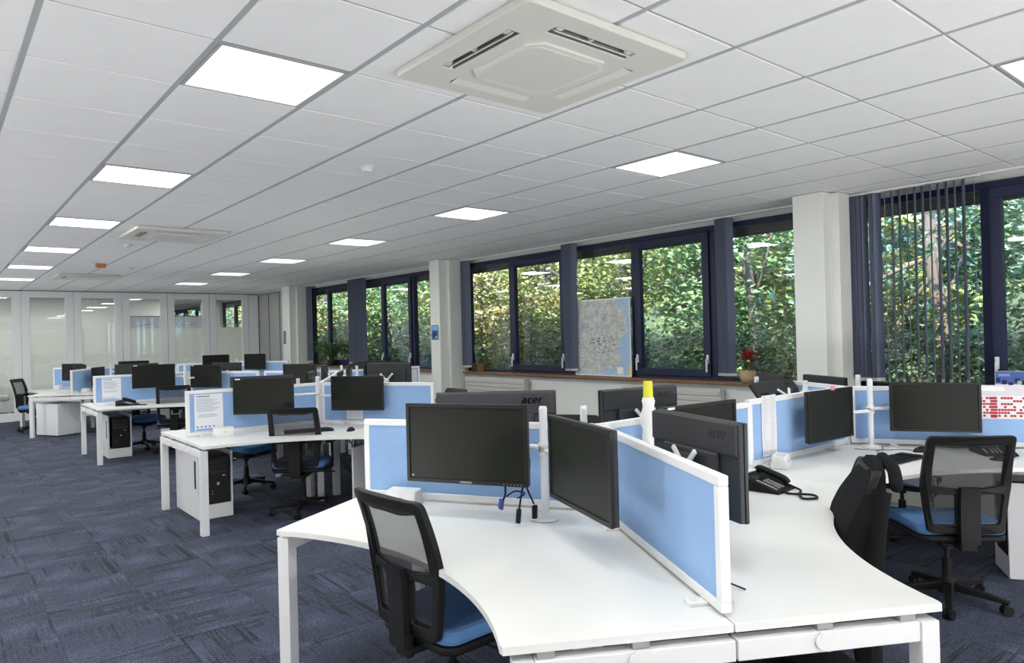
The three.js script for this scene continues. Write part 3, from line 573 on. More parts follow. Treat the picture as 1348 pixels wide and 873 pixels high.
function monitorStand(label, pod, ang, ends, o = {}) {       // a pole on the desk with an arm to each monitor
  const [x, , z] = at(pod, o.out ?? 0.27, ang, o.perp ?? 0), t = thing('pole_mount', label, 'monitor mount', [x, DESK, z]);
  const H = o.h ?? 0.46;
  part('base_disc', new THREE.LatheGeometry([[0.001, 0], [0.062, 0], [0.062, 0.006], [0.05, 0.014], [0.026, 0.018], [0.001, 0.018]].map((q) => new THREE.Vector2(...q)), 28), M.plasticWhite, t);
  part('pole', cyl(0.0185, 0.0185, H, 0, H / 2 + 0.01, 0, 24), M.metal, t);
  part('pole_cap', cyl(0.0155, 0.0195, 0.012, 0, H + 0.015, 0, 24), M.plasticWhite, t);
  ends.forEach((e, k) => {
    const p = e.clone().sub(V(x, DESK, z)), y = Math.min(p.y, H - 0.06 - k * 0.05), s = V(0, y, 0), flat = V(p.x, y, p.z), across = V(-p.z, 0, p.x).normalize(), side = across.multiplyScalar(across.dot(e.front) > 0 ? -0.03 : 0.03), elbow = flat.clone().multiplyScalar(0.5).add(side).setY(y);
    const a = part('arm', [bar(s, elbow, 0.012), bar(elbow, flat, 0.011)], M.metal, t);
    part('collar', cyl(0.026, 0.026, 0.04, 0, y, 0, 22), M.plasticWhite, a);
    part('elbow', cyl(0.019, 0.019, 0.04, elbow.x, elbow.y, elbow.z, 18), M.plasticWhite, a);
    part('riser', bar(flat.clone().add(V(0, -0.02, 0)), V(p.x, p.y + 0.012, p.z), 0.014), M.plasticWhite, a);
  });
}
const mount = (pod, ang, side, o = {}) => {                 // standard place: beside the screen on one side of the desk
  const p = at(pod, o.along ?? 0.55, ang, side * (o.perp ?? 0.17), o.y ?? 1.06);
  return [p[0], p[1], p[2], (side > 0 ? ang + 180 : ang) + (o.turn ?? 0)];
};

// ============================================================ CHAIRS: mesh backs, blue seats, five star bases
const backX = (y, z) => -0.245 - 0.20 * (y - 0.5) + 0.035 * Math.sin((y - 0.48) * 5.6) + 0.42 * z * z;   // curve of the back: forward at the sides, leaning
function bendBack(g, off = 0) {                             // flat (x: across, y: up, z: thickness) -> the curved back
  const p = g.attributes.position;
  for (let i = 0; i < p.count; i++) { const z = p.getX(i), y = p.getY(i), d = p.getZ(i); p.setXYZ(i, backX(y, z) - d + off, y, -z); }
  g.computeVertexNormals(); return g;
}
const dense = (pts, step = 0.014) => { const out = []; pts.forEach((a, i) => { const b = pts[(i + 1) % pts.length], n = Math.max(1, Math.ceil(Math.hypot(b[0] - a[0], b[1] - a[1]) / step)); for (let k = 0; k < n; k++) out.push(new THREE.Vector2(a[0] + (b[0] - a[0]) * k / n, a[1] + (b[1] - a[1]) * k / n)); }); return out; };
function soften(pts, r) {                                   // rounds the corners of a polygon
  const out = [], n = pts.length;
  for (let i = 0; i < n; i++) {
    const p = pts[i], a = pts[(i + n - 1) % n], b = pts[(i + 1) % n], la = Math.hypot(a[0] - p[0], a[1] - p[1]), lb = Math.hypot(b[0] - p[0], b[1] - p[1]), q = Math.min(r, la / 2.2, lb / 2.2);
    const A = [p[0] + (a[0] - p[0]) * q / la, p[1] + (a[1] - p[1]) * q / la], B = [p[0] + (b[0] - p[0]) * q / lb, p[1] + (b[1] - p[1]) * q / lb];
    for (let k = 0; k <= 5; k++) { const t = k / 5, s = 1 - t; out.push([s * s * A[0] + 2 * s * t * p[0] + t * t * B[0], s * s * A[1] + 2 * s * t * p[1] + t * t * B[1]]); }
  }
  return out;
}
const CHAIR = (() => {
  const top = 1.0, bot = 0.455;
  const outer = new THREE.Shape(dense(soften([[-0.195, bot], [0.195, bot], [0.232, 0.72], [0.222, top], [-0.222, top], [-0.232, 0.72]], 0.03)));
  const upper = []; for (let k = 0; k <= 14; k++) { const x = -0.182 + 0.364 * k / 14; upper.push([x, 0.722 - 0.022 * Math.cos(x / 0.182 * Math.PI / 2)]); }
  const upperTop = []; for (let k = 14; k >= 0; k--) { const x = -0.182 + 0.364 * k / 14; upperTop.push([x, 0.945 - 0.014 * Math.exp(-x * x * 120) + 0.006 * Math.cos(x * 30)]); }
  outer.holes.push(new THREE.Path(dense([...upper, ...upperTop])));
  for (const s of [-1, 1]) outer.holes.push(new THREE.Path(dense(soften([[s * 0.056, 0.505], [s * 0.168, 0.505], [s * 0.192, 0.672], [s * 0.06, 0.672]], 0.02))));
  const frame = bendBack(new THREE.ExtrudeGeometry(outer, { depth: 0.02, bevelEnabled: true, bevelSize: 0.005, bevelThickness: 0.005, bevelOffset: -0.005, bevelSegments: 2 }), 0.02);
  const mesh = new THREE.PlaneGeometry(0.42, 0.44, 20, 24).translate(0, 0.735, 0.012); bendBack(mesh, 0.02);
  const panel = []; for (let k = 0; k <= 12; k++) panel.push(k);
  const lumbar = bendBack(new THREE.BoxGeometry(0.34, 0.05, 0.012, 16, 2, 1).translate(0, 0.795, 0.004), 0.03);
  const seatS = new THREE.Shape(dense(soften([[-0.205, -0.19], [-0.17, -0.235], [0.20, -0.25], [0.26, -0.2], [0.26, 0.2], [0.20, 0.25], [-0.17, 0.235], [-0.205, 0.19]], 0.09), 0.02));
  const cushion = slab(seatS, 0.435, 0.062, 0.022), p = cushion.attributes.position;
  for (let i = 0; i < p.count; i++) { const x = p.getX(i), z = p.getZ(i); p.setY(i, p.getY(i) + 0.012 * Math.cos(Math.min(1, Math.hypot(x, z) / 0.26) * Math.PI / 2) - Math.max(0, x - 0.14) * 0.18); }
  cushion.computeVertexNormals();
  const shell = slab(seatS, 0.40, 0.036, 0.012); const q = shell.attributes.position; for (let i = 0; i < q.count; i++) q.setY(i, q.getY(i) - Math.max(0, q.getX(i) - 0.14) * 0.18); shell.computeVertexNormals();
  const spine = bendBack(new THREE.BoxGeometry(0.1, 0.31, 0.03, 6, 14, 1).translate(0, 0.56, 0.02), 0.0);
  const carrier = join([rbox(0.22, 0.03, 0.09, 0.008, -0.14, 0.385, 0), rbox(0.035, 0.1, 0.085, 0.01, -0.235, 0.41, 0)]);
  const mechanism = join([rbox(0.22, 0.05, 0.16, 0.01, 0, 0.372, 0), cyl(0.028, 0.03, 0.05, 0, 0.335, 0)]);
  const lever = (s) => join([bar(V(0.02, 0.375, s * 0.07), V(0.05, 0.36, s * 0.25), 0.006, 8), rbox(0.03, 0.01, 0.05, 0.004, 0.052, 0.359, s * 0.26)]);
  const column = join([cyl(0.026, 0.028, 0.17, 0, 0.17, 0), cyl(0.014, 0.014, 0.12, 0, 0.29, 0)]);
  const hub = join([cyl(0.042, 0.05, 0.07, 0, 0.095, 0), cyl(0.03, 0.042, 0.02, 0, 0.14, 0)]);
  const s = new THREE.Shape([[0.03, 0.125], [0.03, 0.075], [0.27, 0.062], [0.30, 0.064], [0.30, 0.082], [0.16, 0.105]].map((v) => new THREE.Vector2(...v)));
  const legG = extrude(s, 0.04, 0.006).translate(0, 0, -0.02); const lp = legG.attributes.position; for (let i = 0; i < lp.count; i++) lp.setZ(i, lp.getZ(i) * (1.15 - lp.getX(i) * 1.2)); legG.computeVertexNormals();
  const castor = join([cyl(0.027, 0.027, 0.017, 0, 0, 0, 18).rotateX(Math.PI / 2).translate(0, 0.028, 0.014), cyl(0.027, 0.027, 0.017, 0, 0, 0, 18).rotateX(Math.PI / 2).translate(0, 0.028, -0.014), rbox(0.034, 0.03, 0.034, 0.01, 0.004, 0.045, 0), cyl(0.006, 0.006, 0.03, 0, 0.062, 0, 10)]);
  const armrest = (sd) => join([rbox(0.05, 0.02, 0.05, 0.006, 0, 0.40, sd * 0.24), mv(rbox(0.045, 0.24, 0.02, 0.008), 0, 0.53, sd * 0.275), rbox(0.23, 0.025, 0.07, 0.012, 0.02, 0.66, sd * 0.272)]);
  const mm = (g) => metres(clean(g));
  return { frame: mm(frame), mesh: mm(mesh), lumbar: mm(lumbar), cushion: mm(cushion), shell: mm(shell), spine: mm(spine), carrier: mm(carrier), mechanism: mm(mechanism), levers: [mm(lever(1)), mm(lever(-1))], column: mm(column), hub: mm(hub), leg: mm(legG), castor: mm(castor), armrests: [mm(armrest(1)), mm(armrest(-1))] };
})();
function chair(label, x, z, face, o = {}) {                 // face: degrees the sitter looks towards
  const t = thing('office_chair', label, 'chair', [x, 0, z], face * D2R, o.group);
  raw('back_frame', CHAIR.frame, M.black, t); raw('mesh_back', CHAIR.mesh, M.net, t);
  raw('seat_cushion', CHAIR.cushion, M.seat, t); raw('seat_shell', CHAIR.shell, M.black, t); raw('spine', CHAIR.spine, M.black, t); raw('back_carrier', CHAIR.carrier, M.black, t);
  raw('mechanism', CHAIR.mechanism, M.black, t); for (const g of CHAIR.levers) raw('lever', g, M.black, t);
  raw('gas_column', CHAIR.column, M.black, t); raw('base_hub', CHAIR.hub, M.black, t);
  for (let k = 0; k < 5; k++) {
    const a = (k * 72 + (o.spin ?? 0)) * D2R, l = raw('base_leg', CHAIR.leg, M.black, t); l.rotation.y = a;
    const c = raw('castor', CHAIR.castor, M.black, l); c.position.set(0.285, 0, 0); c.rotation.y = k * 1.3;
  }
  if (o.arms) for (const g of CHAIR.armrests) raw('armrest', g, M.black, t);
  return t;
}
chair('black mesh back chair with blue seat tucked into the curved desk with loose cables', 1.645, -2.42, 4, { spin: 20 });
chair('black mesh back chair with blue seat at the keyboard desk beside the open blinds', 4.49, -1.55, 44, { spin: 12 });
const jacketChair = chair('black mesh back chair hidden under the draped jacket', 2.965, -1.635, 122, { spin: 30 });
chair('black mesh back chair pushed under the desk against the open blinds', 5.74, -2.28, 184, { spin: 5 });
chair('black mesh back chair with armrests at the aisle desk with keyboard', 2.66, -6.31, 52, { spin: 40, arms: true });
chair('black mesh back chair at the aisle desk with a telephone', 2.76, -11.05, 70, { spin: 10 });
chair('black mesh back chair seen under the telephone desk, facing the aisle screen', 2.52, -11.95, 285, { spin: 54 });
chair('black mesh back chair seen under the keyboard aisle desk', 2.62, -7.72, 300, { spin: 20, arms: true });
chair('black mesh back chair by the aisle in front of the glass partition', 1.52, -16.0, 330, { spin: 33 });
chair('black mesh back chair at the desk behind the large blue screen', 3.35, -3.55, 214, { spin: 8 });
chair('black mesh back chair near the radiator at the desk opposite it', 4.32, -6.62, 175, { spin: 26 });
chair('black mesh back chair at the desk facing the poinsettia window', 4.55, -3.62, 290, { spin: 60 });
{ // jacket hung over a chair back
  const t = thing('jacket', 'black jacket draped over the back of an office chair', 'jacket', [2.965, 0, -1.635], 122 * D2R);
  const rings = 34, seg = 64, pos = [], idx = [], uv = [];
  for (let i = 0; i <= rings; i++) {
    const s = i / rings, y = 1.03 - s * 0.80, spread = Math.min(1, s * 7), shoulder = Math.sqrt(Math.min(1, s * 5.0));
    const wide = (0.10 + 0.165 * shoulder) * (1 + 0.06 * s), thick = (0.02 + 0.042 * Math.sqrt(spread)) * (1 + 0.75 * s);
    for (let k = 0; k < seg; k++) {
      const a = k / seg * Math.PI * 2, c = Math.cos(a), q = Math.sin(a), sx = Math.sign(c) * Math.abs(c) ** 0.34, sz = Math.sign(q) * Math.abs(q) ** 0.7;
      const fold = 1 + s * (0.16 * Math.sin(a * 5 + 1.3 + s * 1.5) + 0.09 * Math.sin(a * 9 + s * 4) + 0.05 * Math.sin(a * 14 - s * 6));
      const z = wide * sz, x = backX(Math.max(0.5, Math.min(1, y)), z * 0.95) + 0.008 + (sx > 0 ? Math.min(0.02 + 0.2 * s, 0.08, 0.14 - 0.12 * s) : Math.min(0.055, 0.02 + 0.25 * s) * (1 + 0.5 * s)) * sx * (1 + 0.5 * (fold - 1)) - 0.01 * s;
      pos.push(x, y - 0.035 * (z / 0.26) ** 2 * (1 - s) + 0.012 * Math.sin(a * 3) * s, z * (0.97 + 0.03 * fold)); uv.push(k / seg, s);
    }
  }
  const n = pos.length / 3; pos.push(backX(1, 0) + 0.006, 1.036, 0); uv.push(0, 0);
  for (let i = 0; i < rings; i++) for (let k = 0; k < seg; k++) { const a = i * seg + k, b = i * seg + (k + 1) % seg; idx.push(a, b, a + seg, b, b + seg, a + seg); }
  for (let k = 0; k < seg; k++) idx.push(n, (k + 1) % seg, k);
  const g = new THREE.BufferGeometry(); g.setAttribute('position', new THREE.Float32BufferAttribute(pos, 3)); g.setAttribute('uv', new THREE.Float32BufferAttribute(uv, 2)); g.setIndex(idx); g.computeVertexNormals();
  raw('jacket_body', metres(g.toNonIndexed()), M.jacket, t);
  const cap = (x, y, z) => new THREE.SphereGeometry(0.0262, 12, 10).translate(x, y, z), bx = (y, z) => backX(Math.min(1, y), z * 0.8) - 0.012;
  part('collar', [cap(bx(0.94, 0) - 0.05, 0.95, -0.2), cap(bx(0.94, 0) - 0.05, 0.95, 0.2), tube([[bx(0.94, 0) - 0.05, 0.95, -0.2], [bx(1, 0) - 0.03, 1.0, -0.14], [bx(1, 0) - 0.02, 1.02, 0], [bx(1, 0) - 0.03, 1.0, 0.14], [bx(0.94, 0) - 0.05, 0.95, 0.2]], 0.026, 40, 12)], M.jacket, t);
  for (const s of [-1, 1]) part('sleeve', tube([[bx(0.9, 0.2) - 0.02, 0.93, s * 0.225], [bx(0.75, 0.2) - 0.03, 0.76, s * 0.262], [bx(0.6, 0.2) - 0.03, 0.56, s * 0.275], [bx(0.5, 0.2) - 0.03, 0.36, s * 0.268]], 0.034, 30, 12), M.jacket, t);
}

// ============================================================ MONITORS, ONE BY ONE
const R = {};
const mon = (label, x, y, z, yaw, o) => monitor(label, x, y, z, yaw, o);
// pod a: front desk
R.a1 = mon('large black monitor with dangling cables, on the curved desk with loose cables', 1.914, 1.097, -2.669, -61, { w: 0.62, h: 0.372, brand: 'SAMSUNG' });
R.a2 = mon('black monitor seen at a slant beside the bare white pole and loose cables', 1.93, 1.083, -1.948, -110, { w: 0.565, h: 0.348 });
monitorStand('white monitor pole with base disc on the curved desk with loose cables', 'a', 180, [R.a1, R.a2], { out: 0.276, perp: -0.085, h: 0.5 });
R.a3 = mon('black monitor turned away with a white mount on its back, on the jacket desk', 2.20, 1.112, -1.585, 70, { w: 0.55, h: 0.34, acer: true });
R.a4 = mon('black monitor facing the jacket chair, behind the monitor with a white mount', 2.98, 1.065, -2.125, -4, { tag: true });
monitorStand('white monitor pole wrapped in white cloth with a yellow top', 'a', 300, [R.a3, R.a4], { h: 0.60, out: 0.24 });
R.a5 = mon('wide charcoal monitor seen from behind with a maker name, beyond the large blue screen', 2.40, 1.105, -3.05, -42 + 180, { w: 0.66, h: 0.37, acer: true, pale: true });
R.a6 = mon('charcoal monitor seen from behind, in front of the white wall below the map', 3.2, 1.10, -2.72, -9 + 180, { w: 0.575, h: 0.345, acer: true });
monitorStand('plain white monitor pole behind the large blue screen', 'a', 60, [R.a5, R.a6], { h: 0.46, out: 0.26 });
// pod b
R.b1 = mon('black monitor with a pink note on top, beside the long paper strip', 4.575, 1.02, -2.247, -3.4, { note: true });
R.b2 = mon('black monitor in front of the open vertical blinds', 5.237, 1.037, -1.856, -59.5, {});
monitorStand('white monitor pole with two arms beside the keyboard and mouse', 'b', 240, [R.b1, R.b2], { h: 0.46, out: 0.17, perp: 0.07 });
R.b3 = mon('charcoal monitor tipped forward, showing its back above the paper strip screen', 4.62, 1.09, -2.62, 178, { acer: true, tilt: 38, w: 0.5, h: 0.3 });
R.b4 = mon('black monitor behind the tipped monitor, near the poinsettia', 5.38, 1.055, -3.12, 52, { w: 0.5 });
monitorStand('white monitor pole behind the paper strip screen', 'b', 120, [R.b3, R.b4], { h: 0.44 });
R.b5 = mon('black monitor against the white column, beyond the pink noted monitor', ...mount('b', 60, -1, { y: 1.04, along: 0.5 }), {});
R.b6 = mon('black monitor hidden behind the red planner screen', ...mount('b', 300, 1, { y: 0.98 }), {});
monitorStand('short white monitor pole in front of the open vertical blinds', 'b', 0, [R.b5, R.b6], { h: 0.47, out: 0.2 });
// pod c
R.c1 = mon('black monitor with a white asset tag, next to the pinned notice', 2.37, 1.092, -6.48, -40, { tag: true, w: 0.56 });
R.c2 = mon('black monitor over the computer mouse at the aisle keyboard desk', 3.194, 1.069, -6.238, -52.5, {});
monitorStand('white monitor pole with arms at the aisle keyboard desk', 'c', 240, [R.c1, R.c2], { h: 0.47 });
R.c3 = mon('black monitor peeking out behind the asset tagged monitor', 2.56, 1.085, -7.02, -20 + 180, { w: 0.6 });
R.c4 = mon('black monitor standing edge on behind the keyboard desk pole', ...mount('c', 60, 1, { y: 1.08, along: 0.62 }), {});
monitorStand('white monitor pole behind the pinned notice screen', 'c', 120, [R.c3, R.c4], { h: 0.44 });
R.c5 = mon('black monitor seen from behind with a white mount, before the blue poster column', 3.66, 1.18, -6.42, -60 + 180, { w: 0.51, h: 0.32 });
R.c6 = mon('black monitor turned along the back running screen of the keyboard desk', ...mount('c', 60, -1, { y: 1.08 }), {});
monitorStand('white monitor pole at the desk opposite the radiator', 'c', 0, [R.c5, R.c6], { h: 0.46 });
// pod d
R.d1 = mon('black monitor on the desk by the blue poster column', ...mount('d', 0, -1, { y: 1.07 }), {});
R.d2 = mon('black monitor along the joined screen behind the keyboard desk', ...mount('d', 240, 1, { y: 1.1 }), {});
monitorStand('white monitor pole by the blue poster column desk', 'd', 300, [R.d1, R.d2], { h: 0.46 });
R.d3 = mon('black monitor on the inner desk between the two notice screens', ...mount('d', 120, 1, { y: 1.1 }), {});
R.d4 = mon('black monitor beside the joined screen on the inner desk', ...mount('d', 240, -1, { y: 1.1 }), {});
monitorStand('white monitor pole on the inner desk between the notice screens', 'd', 180, [R.d3, R.d4], { h: 0.46 });
R.d5 = mon('black monitor by the window behind the blue poster column', ...mount('d', 0, 1, { y: 1.1 }), {});
monitorStand('white monitor pole by the window behind the poster column', 'd', 60, [R.d5], { h: 0.46 });
// pod e
R.e1 = mon('black monitor above the telephone with a small tag', 2.50, 1.13, -11.17, -8, { tag: true, w: 0.56 });
R.e2 = mon('black monitor beside the thin white pole, past the telephone desk', ...mount('e', 300, -1, { along: 0.46, y: 1.10 }), { w: 0.56, tag: true });
monitorStand('thin white monitor pole at the telephone desk', 'e', 240, [R.e1, R.e2], { h: 0.5 });
R.e3 = mon('wide black monitor rising behind the telephone desk screen', 2.38, 1.14, -11.66, 176, { w: 0.58 });
monitorStand('white monitor pole behind the telephone desk screen', 'e', 120, [R.e3], { h: 0.46 });
R.e4 = mon('black monitor beyond the telephone desk towards the windows', ...mount('e', 300, 1, { y: 1.12 }), {});
monitorStand('white monitor pole beyond the telephone desk', 'e', 0, [R.e4], { h: 0.46 });
// pod g, h
R.g1 = mon('black monitor at the pedestal desk, turned to the windows', ...mount('g', 0, -1, { y: 1.10 }), {});
R.g2 = mon('black monitor along the screen of the pedestal desk', ...mount('g', 240, 1, { y: 1.02 }), {});
monitorStand('white monitor pole at the pedestal desk', 'g', 300, [R.g1, R.g2], { h: 0.46 });
R.g3 = mon('grey black monitor at the aisle desk before the partition', ...mount('g', 120, 1, { y: 1.08 }), {});
R.g4 = mon('black monitor beside the pedestal screen at the partition desk', ...mount('g', 240, -1, { y: 1.07 }), {});
monitorStand('white monitor pole at the aisle desk before the partition', 'g', 180, [R.g3, R.g4], { h: 0.46 });
R.h1 = mon('black monitor in the last row behind the inner desk', ...mount('h', 180, 1, { y: 1.16 }), {});
R.h2 = mon('black monitor in the last row beside the far column', ...mount('h', 300, -1, { y: 1.16 }), {});
monitorStand('white monitor pole in the last row', 'h', 240, [R.h1, R.h2], { h: 0.46 });

// ============================================================ THINGS ON AND UNDER THE DESKS
{ // cloth and yellow wrap round the pole
  const [x, , z] = at('a', 0.24, 300);
  const prof = [[0.022, 0.27], [0.03, 0.29], [0.034, 0.36], [0.026, 0.4], [0.036, 0.43], [0.034, 0.47], [0.027, 0.51], [0.03, 0.53], [0.023, 0.548]];
  const g = new THREE.LatheGeometry(prof.map((q) => new THREE.Vector2(...q)), 26), p = g.attributes.position;
  for (let i = 0; i < p.count; i++) { const a = Math.atan2(p.getZ(i), p.getX(i)), k = 1 + 0.13 * Math.sin(a * 4 + p.getY(i) * 40); p.setX(i, p.getX(i) * k); p.setZ(i, p.getZ(i) * k); }
  g.computeVertexNormals();
  const t = thing('wrapped_cloth', 'crumpled white cloth with a yellow band wrapped round a monitor pole', 'cloth', [x, DESK, z]);
  part('cloth_wrap', g, new THREE.MeshStandardMaterial({ color: M.cloth.color, roughness: 0.95, side: THREE.DoubleSide }), t);
  part('yellow_band', cyl(0.0215, 0.0225, 0.075, 0, 0.585, 0, 24), M.yellow, t);
}
function keyboard(label, x, z, turn) {
  const t = thing('keyboard', label, 'keyboard', [x, DESK, z], turn * D2R);
  part('keyboard_body', rbox(0.44, 0.018, 0.15, 0.006, 0, 0.0105, 0), M.black, t);
  for (let r = 0; r < 5; r++) for (let k = 0; k < 14; k++) part('key', box(0.024, 0.006, 0.021, -0.205 + k * 0.0276 + (k > 10 ? 0.022 : 0), 0.0225, -0.052 + r * 0.026), M.blackSoft, t);
}
keyboard('black keyboard on the curved desk beside the open blinds', 4.67, -1.885, -6);
keyboard('black keyboard in front of the mesh chair at the aisle desk', 2.70, -6.25, -18);
function mouse(label, x, z, turn) {
  const t = thing('computer_mouse', label, 'mouse', [x, DESK, z], turn * D2R), g = new THREE.SphereGeometry(0.058, 24, 12, 0, Math.PI * 2, 0, Math.PI / 2); g.scale(1, 0.62, 0.58);
  part('mouse_body', [g, cyl(0.056, 0.056, 0.003, 0, 0.0015, 0, 24).scale(1, 1, 0.58)], M.black, t); part('scroll_wheel', cyl(0.009, 0.009, 0.007, 0, 0, 0, 12).rotateX(Math.PI / 2).translate(0.03, 0.029, 0), M.metalGrey, t);
}
mouse('black computer mouse beside the keyboard near the open blinds', 5.11, -1.90, 150);
mouse('black computer mouse at the aisle keyboard desk', 3.0, -6.0, 40);
const KEYS = { box: metres(clean(rbox(0.017, 0.006, 0.011, 0.002, 0, 0, 0, 1))), pale: metres(clean(rbox(0.022, 0.005, 0.009, 0.002, 0, 0, 0, 1))) };
function phone(label, x, z, turn) {
  const t = thing('desk_phone', label, 'telephone', [x, DESK, z], turn * D2R);
  const s = new THREE.Shape([[-0.11, 0], [0.115, 0], [0.115, 0.012], [-0.085, 0.075], [-0.11, 0.068]].map((q) => new THREE.Vector2(...q)));
  part('phone_body', extrude(s, 0.2, 0.006).translate(0, 0.001, -0.1), M.black, t);
  const slope = Math.atan2(0.063, 0.2);
  const on = (u, v, h = 0.004) => [0.115 - u * Math.cos(slope), 0.012 + u * Math.sin(slope) + h - 0.001, v];
  for (let r = 0; r < 5; r++) for (let c = 0; c < 3; c++) { const m = raw('key', KEYS.box, M.metalGrey, t); m.position.set(...on(0.03 + r * 0.02, -0.01 + c * 0.024)); m.rotation.z = -slope; m.rotation.y = 0; }
  for (let r = 0; r < 6; r++) { const m = raw('function_key', KEYS.pale, M.lettersPale, t); m.position.set(...on(0.03 + r * 0.019, 0.075)); m.rotation.z = -slope; }
  const d = part('display', mv(box(0.035, 0.006, 0.1), 0, 0, 0), M.lcd, t); d.position.set(...on(0.155, 0.035)); d.rotation.z = -slope;
  part('label_flap', mv(rbox(0.05, 0.004, 0.12, 0.001), -0.098, 0.085, 0.02, 0, 0, 0.2), M.paper, t);
  part('handset', tube([[0.088, 0.03, -0.068], [0.078, 0.046, -0.068], [0, 0.074, -0.068], [-0.07, 0.092, -0.068], [-0.082, 0.082, -0.068]], 0.018, 30, 12), M.black, t);
  part('handset_cord', tube([[0.1, 0.02, -0.07], [0.16, 0.008, -0.05], [0.2, 0.008, 0.05], [0.26, 0.009, 0.13], [0.3, 0.01, 0.08], [0.26, 0.01, 0.03], [0.14, 0.008, 0.06], [0.11, 0.012, 0.0]], 0.006, 80, 8), M.black, t);
}
phone('black desk telephone with a coiled handset cord beside the long paper strip', 3.42, -2.04, -85);
phone('black desk telephone on the aisle desk below a printed notice', 2.12, -11.05, -35);
phone('black desk telephone behind the mesh chair, under the red planner', 5.33, -1.55, 220);
function socketBox(label, x, z, turn) {
  const t = thing('desk_socket', label, 'socket', [x, DESK, z], turn * D2R), s = new THREE.Shape([[-0.05, 0], [0.05, 0], [0.028, 0.075], [-0.04, 0.08]].map((q) => new THREE.Vector2(...q)));
  part('socket_body', extrude(s, 0.17, 0.005).translate(0, 0.001, -0.085), M.plasticWhite, t);
  const face = Math.atan2(0.075, -0.022) ;
  for (const v of [-0.042, 0.042]) { const p = part('outlet', [mv(rbox(0.002, 0.05, 0.055, 0.001), 0, 0, 0), mv(box(0.003, 0.012, 0.005), 0.0006, 0.010, 0), mv(box(0.003, 0.005, 0.012), 0.0006, -0.01, 0.011), mv(box(0.003, 0.005, 0.012), 0.0006, -0.01, -0.011)], M.frame, t); p.position.set(0.0395, 0.039, v); p.rotation.z = 0.286; }
  const b = part('red_switch', box(0.003, 0.01, 0.006), M.red, t); b.position.set(0.0405, 0.039, -0.004); b.rotation.z = 0.286;
}
socketBox('white desk socket box behind the front mesh chair', ...((p) => [p[0], p[2]])(at('a', 1.0, 120, 0.11)), 210);
socketBox('white desk socket box below the long paper strip', 4.02, -2.29, 290);
socketBox('white desk socket box below the printed notice with keyboard', ...((p) => [p[0], p[2]])(at('c', 1.0, 180, 0.13)), 270);
socketBox('white desk socket box on the pedestal desk', ...((p) => [p[0], p[2]])(at('g', 1.02, 240, 0.13)), 330);
socketBox('white desk socket box on the aisle desk before the partition', ...((p) => [p[0], p[2]])(at('g', 1.0, 120, 0.13)), 210);
// printed sheets on the screens
const noticeTex = canvas(256, 360, (x, w, h) => { x.fillStyle = '#e9ebf2'; x.fillRect(0, 0, w, h); x.fillStyle = '#59637e'; x.fillRect(18, 16, 120, 9); x.fillStyle = '#9ba3b5'; for (let k = 0; k < 9; k++) x.fillRect(18, 44 + k * 15, 130 + (k * 53) % 80, 5); for (let k = 0; k < 3; k++) x.fillRect(30, 196 + k * 12, 170, 4); ['#3f5f9a', '#a04a58', '#4a5f9a', '#58606e', '#a85f6a'].forEach((c, k) => { x.fillStyle = c; x.fillRect(16 + k * 36, h - 50, 18, 12); }); x.fillStyle = '#8fb0de'; x.fillRect(10, h - 26, w - 20, 22); });
const listTex = canvas(192, 420, (x, w, h) => { x.fillStyle = '#e4e4ea'; x.fillRect(0, 0, w, h); for (let k = 0; k < 40; k++) { x.fillStyle = ['#b9bcc8', '#c8b7b9', '#adb6c6'][k % 3]; x.fillRect(10, 10 + k * 10, 40 + (k * 29) % 60, 3); x.fillRect(118, 10 + k * 10, 30 + (k * 17) % 36, 3); } x.fillStyle = '#d8bcb4'; x.fillRect(104, 0, 4, h); x.fillStyle = '#cfd4e6'; x.fillRect(158, 0, 3, h); });
const planTex = canvas(512, 220, (x, w, h) => { x.fillStyle = '#dfe0e6'; x.fillRect(0, 0, w, h); x.fillStyle = '#d8d2dc'; x.fillRect(0, 0, w, 70); x.fillStyle = '#caa47a'; x.fillRect(0, 70, 36, h - 70); x.fillStyle = '#b02a34'; for (let r = 0; r < 7; r++) for (let k = 0; k < 24; k++) if (hash(r, k, 77) > 0.5) x.fillRect(42 + k * 19.5, 78 + r * 19, 17, 14); x.fillStyle = '#b02a34'; x.fillRect(110, 76, 44, h - 84); x.fillStyle = '#efeff2'; for (let r = 0; r < 7; r++) x.fillRect(38, 74 + r * 19, w - 38, 3); });
function sheet(name, label, cat, pod, ang, along, side, w, h, yc, t) {
  const p = at(pod, along, ang, side * 0.0145), o = thing(name, label, cat, [p[0], yc, p[2]], (side > 0 ? ang + 180 : ang) * D2R);
  const g = new THREE.PlaneGeometry(w, h, 8, 8), q = g.attributes.position; for (let i = 0; i < q.count; i++) q.setZ(i, 0.003 + 0.0025 * Math.sin(q.getX(i) * 20 + q.getY(i) * 9)); g.computeVertexNormals();
  raw('print', g, new THREE.MeshStandardMaterial({ map: t, roughness: 0.75, side: THREE.DoubleSide }), o);
  for (const s of [-1, 1]) part('pin', cyl(0.004, 0.004, 0.004, 0, 0, 0, 8).rotateX(Math.PI / 2).translate(s * w * 0.4, h * 0.46, 0.007), M.plasticWhite, o);
}
sheet('notice_sheet', 'printed white notice pinned on the screen of the aisle keyboard desk', 'notice', 'c', 180, 1.09, 1, 0.25, 0.335, DESK + 0.215, noticeTex);
sheet('notice_sheet', 'printed white notice pinned above the telephone at the aisle desk', 'notice', 'e', 180, 1.06, 1, 0.24, 0.32, DESK + 0.22, noticeTex);
sheet('paper_strip', 'long printed paper strip hanging over the blue screen by the telephone', 'paper', 'b', 180, 1.07, 1, 0.165, 0.38, DESK + 0.245, listTex);
sheet('planner', 'red and white year planner hung on the blue screen by the open blinds', 'planner', 'b', 300, 1.02, -1, 0.46, 0.23, DESK + 0.315, planTex);
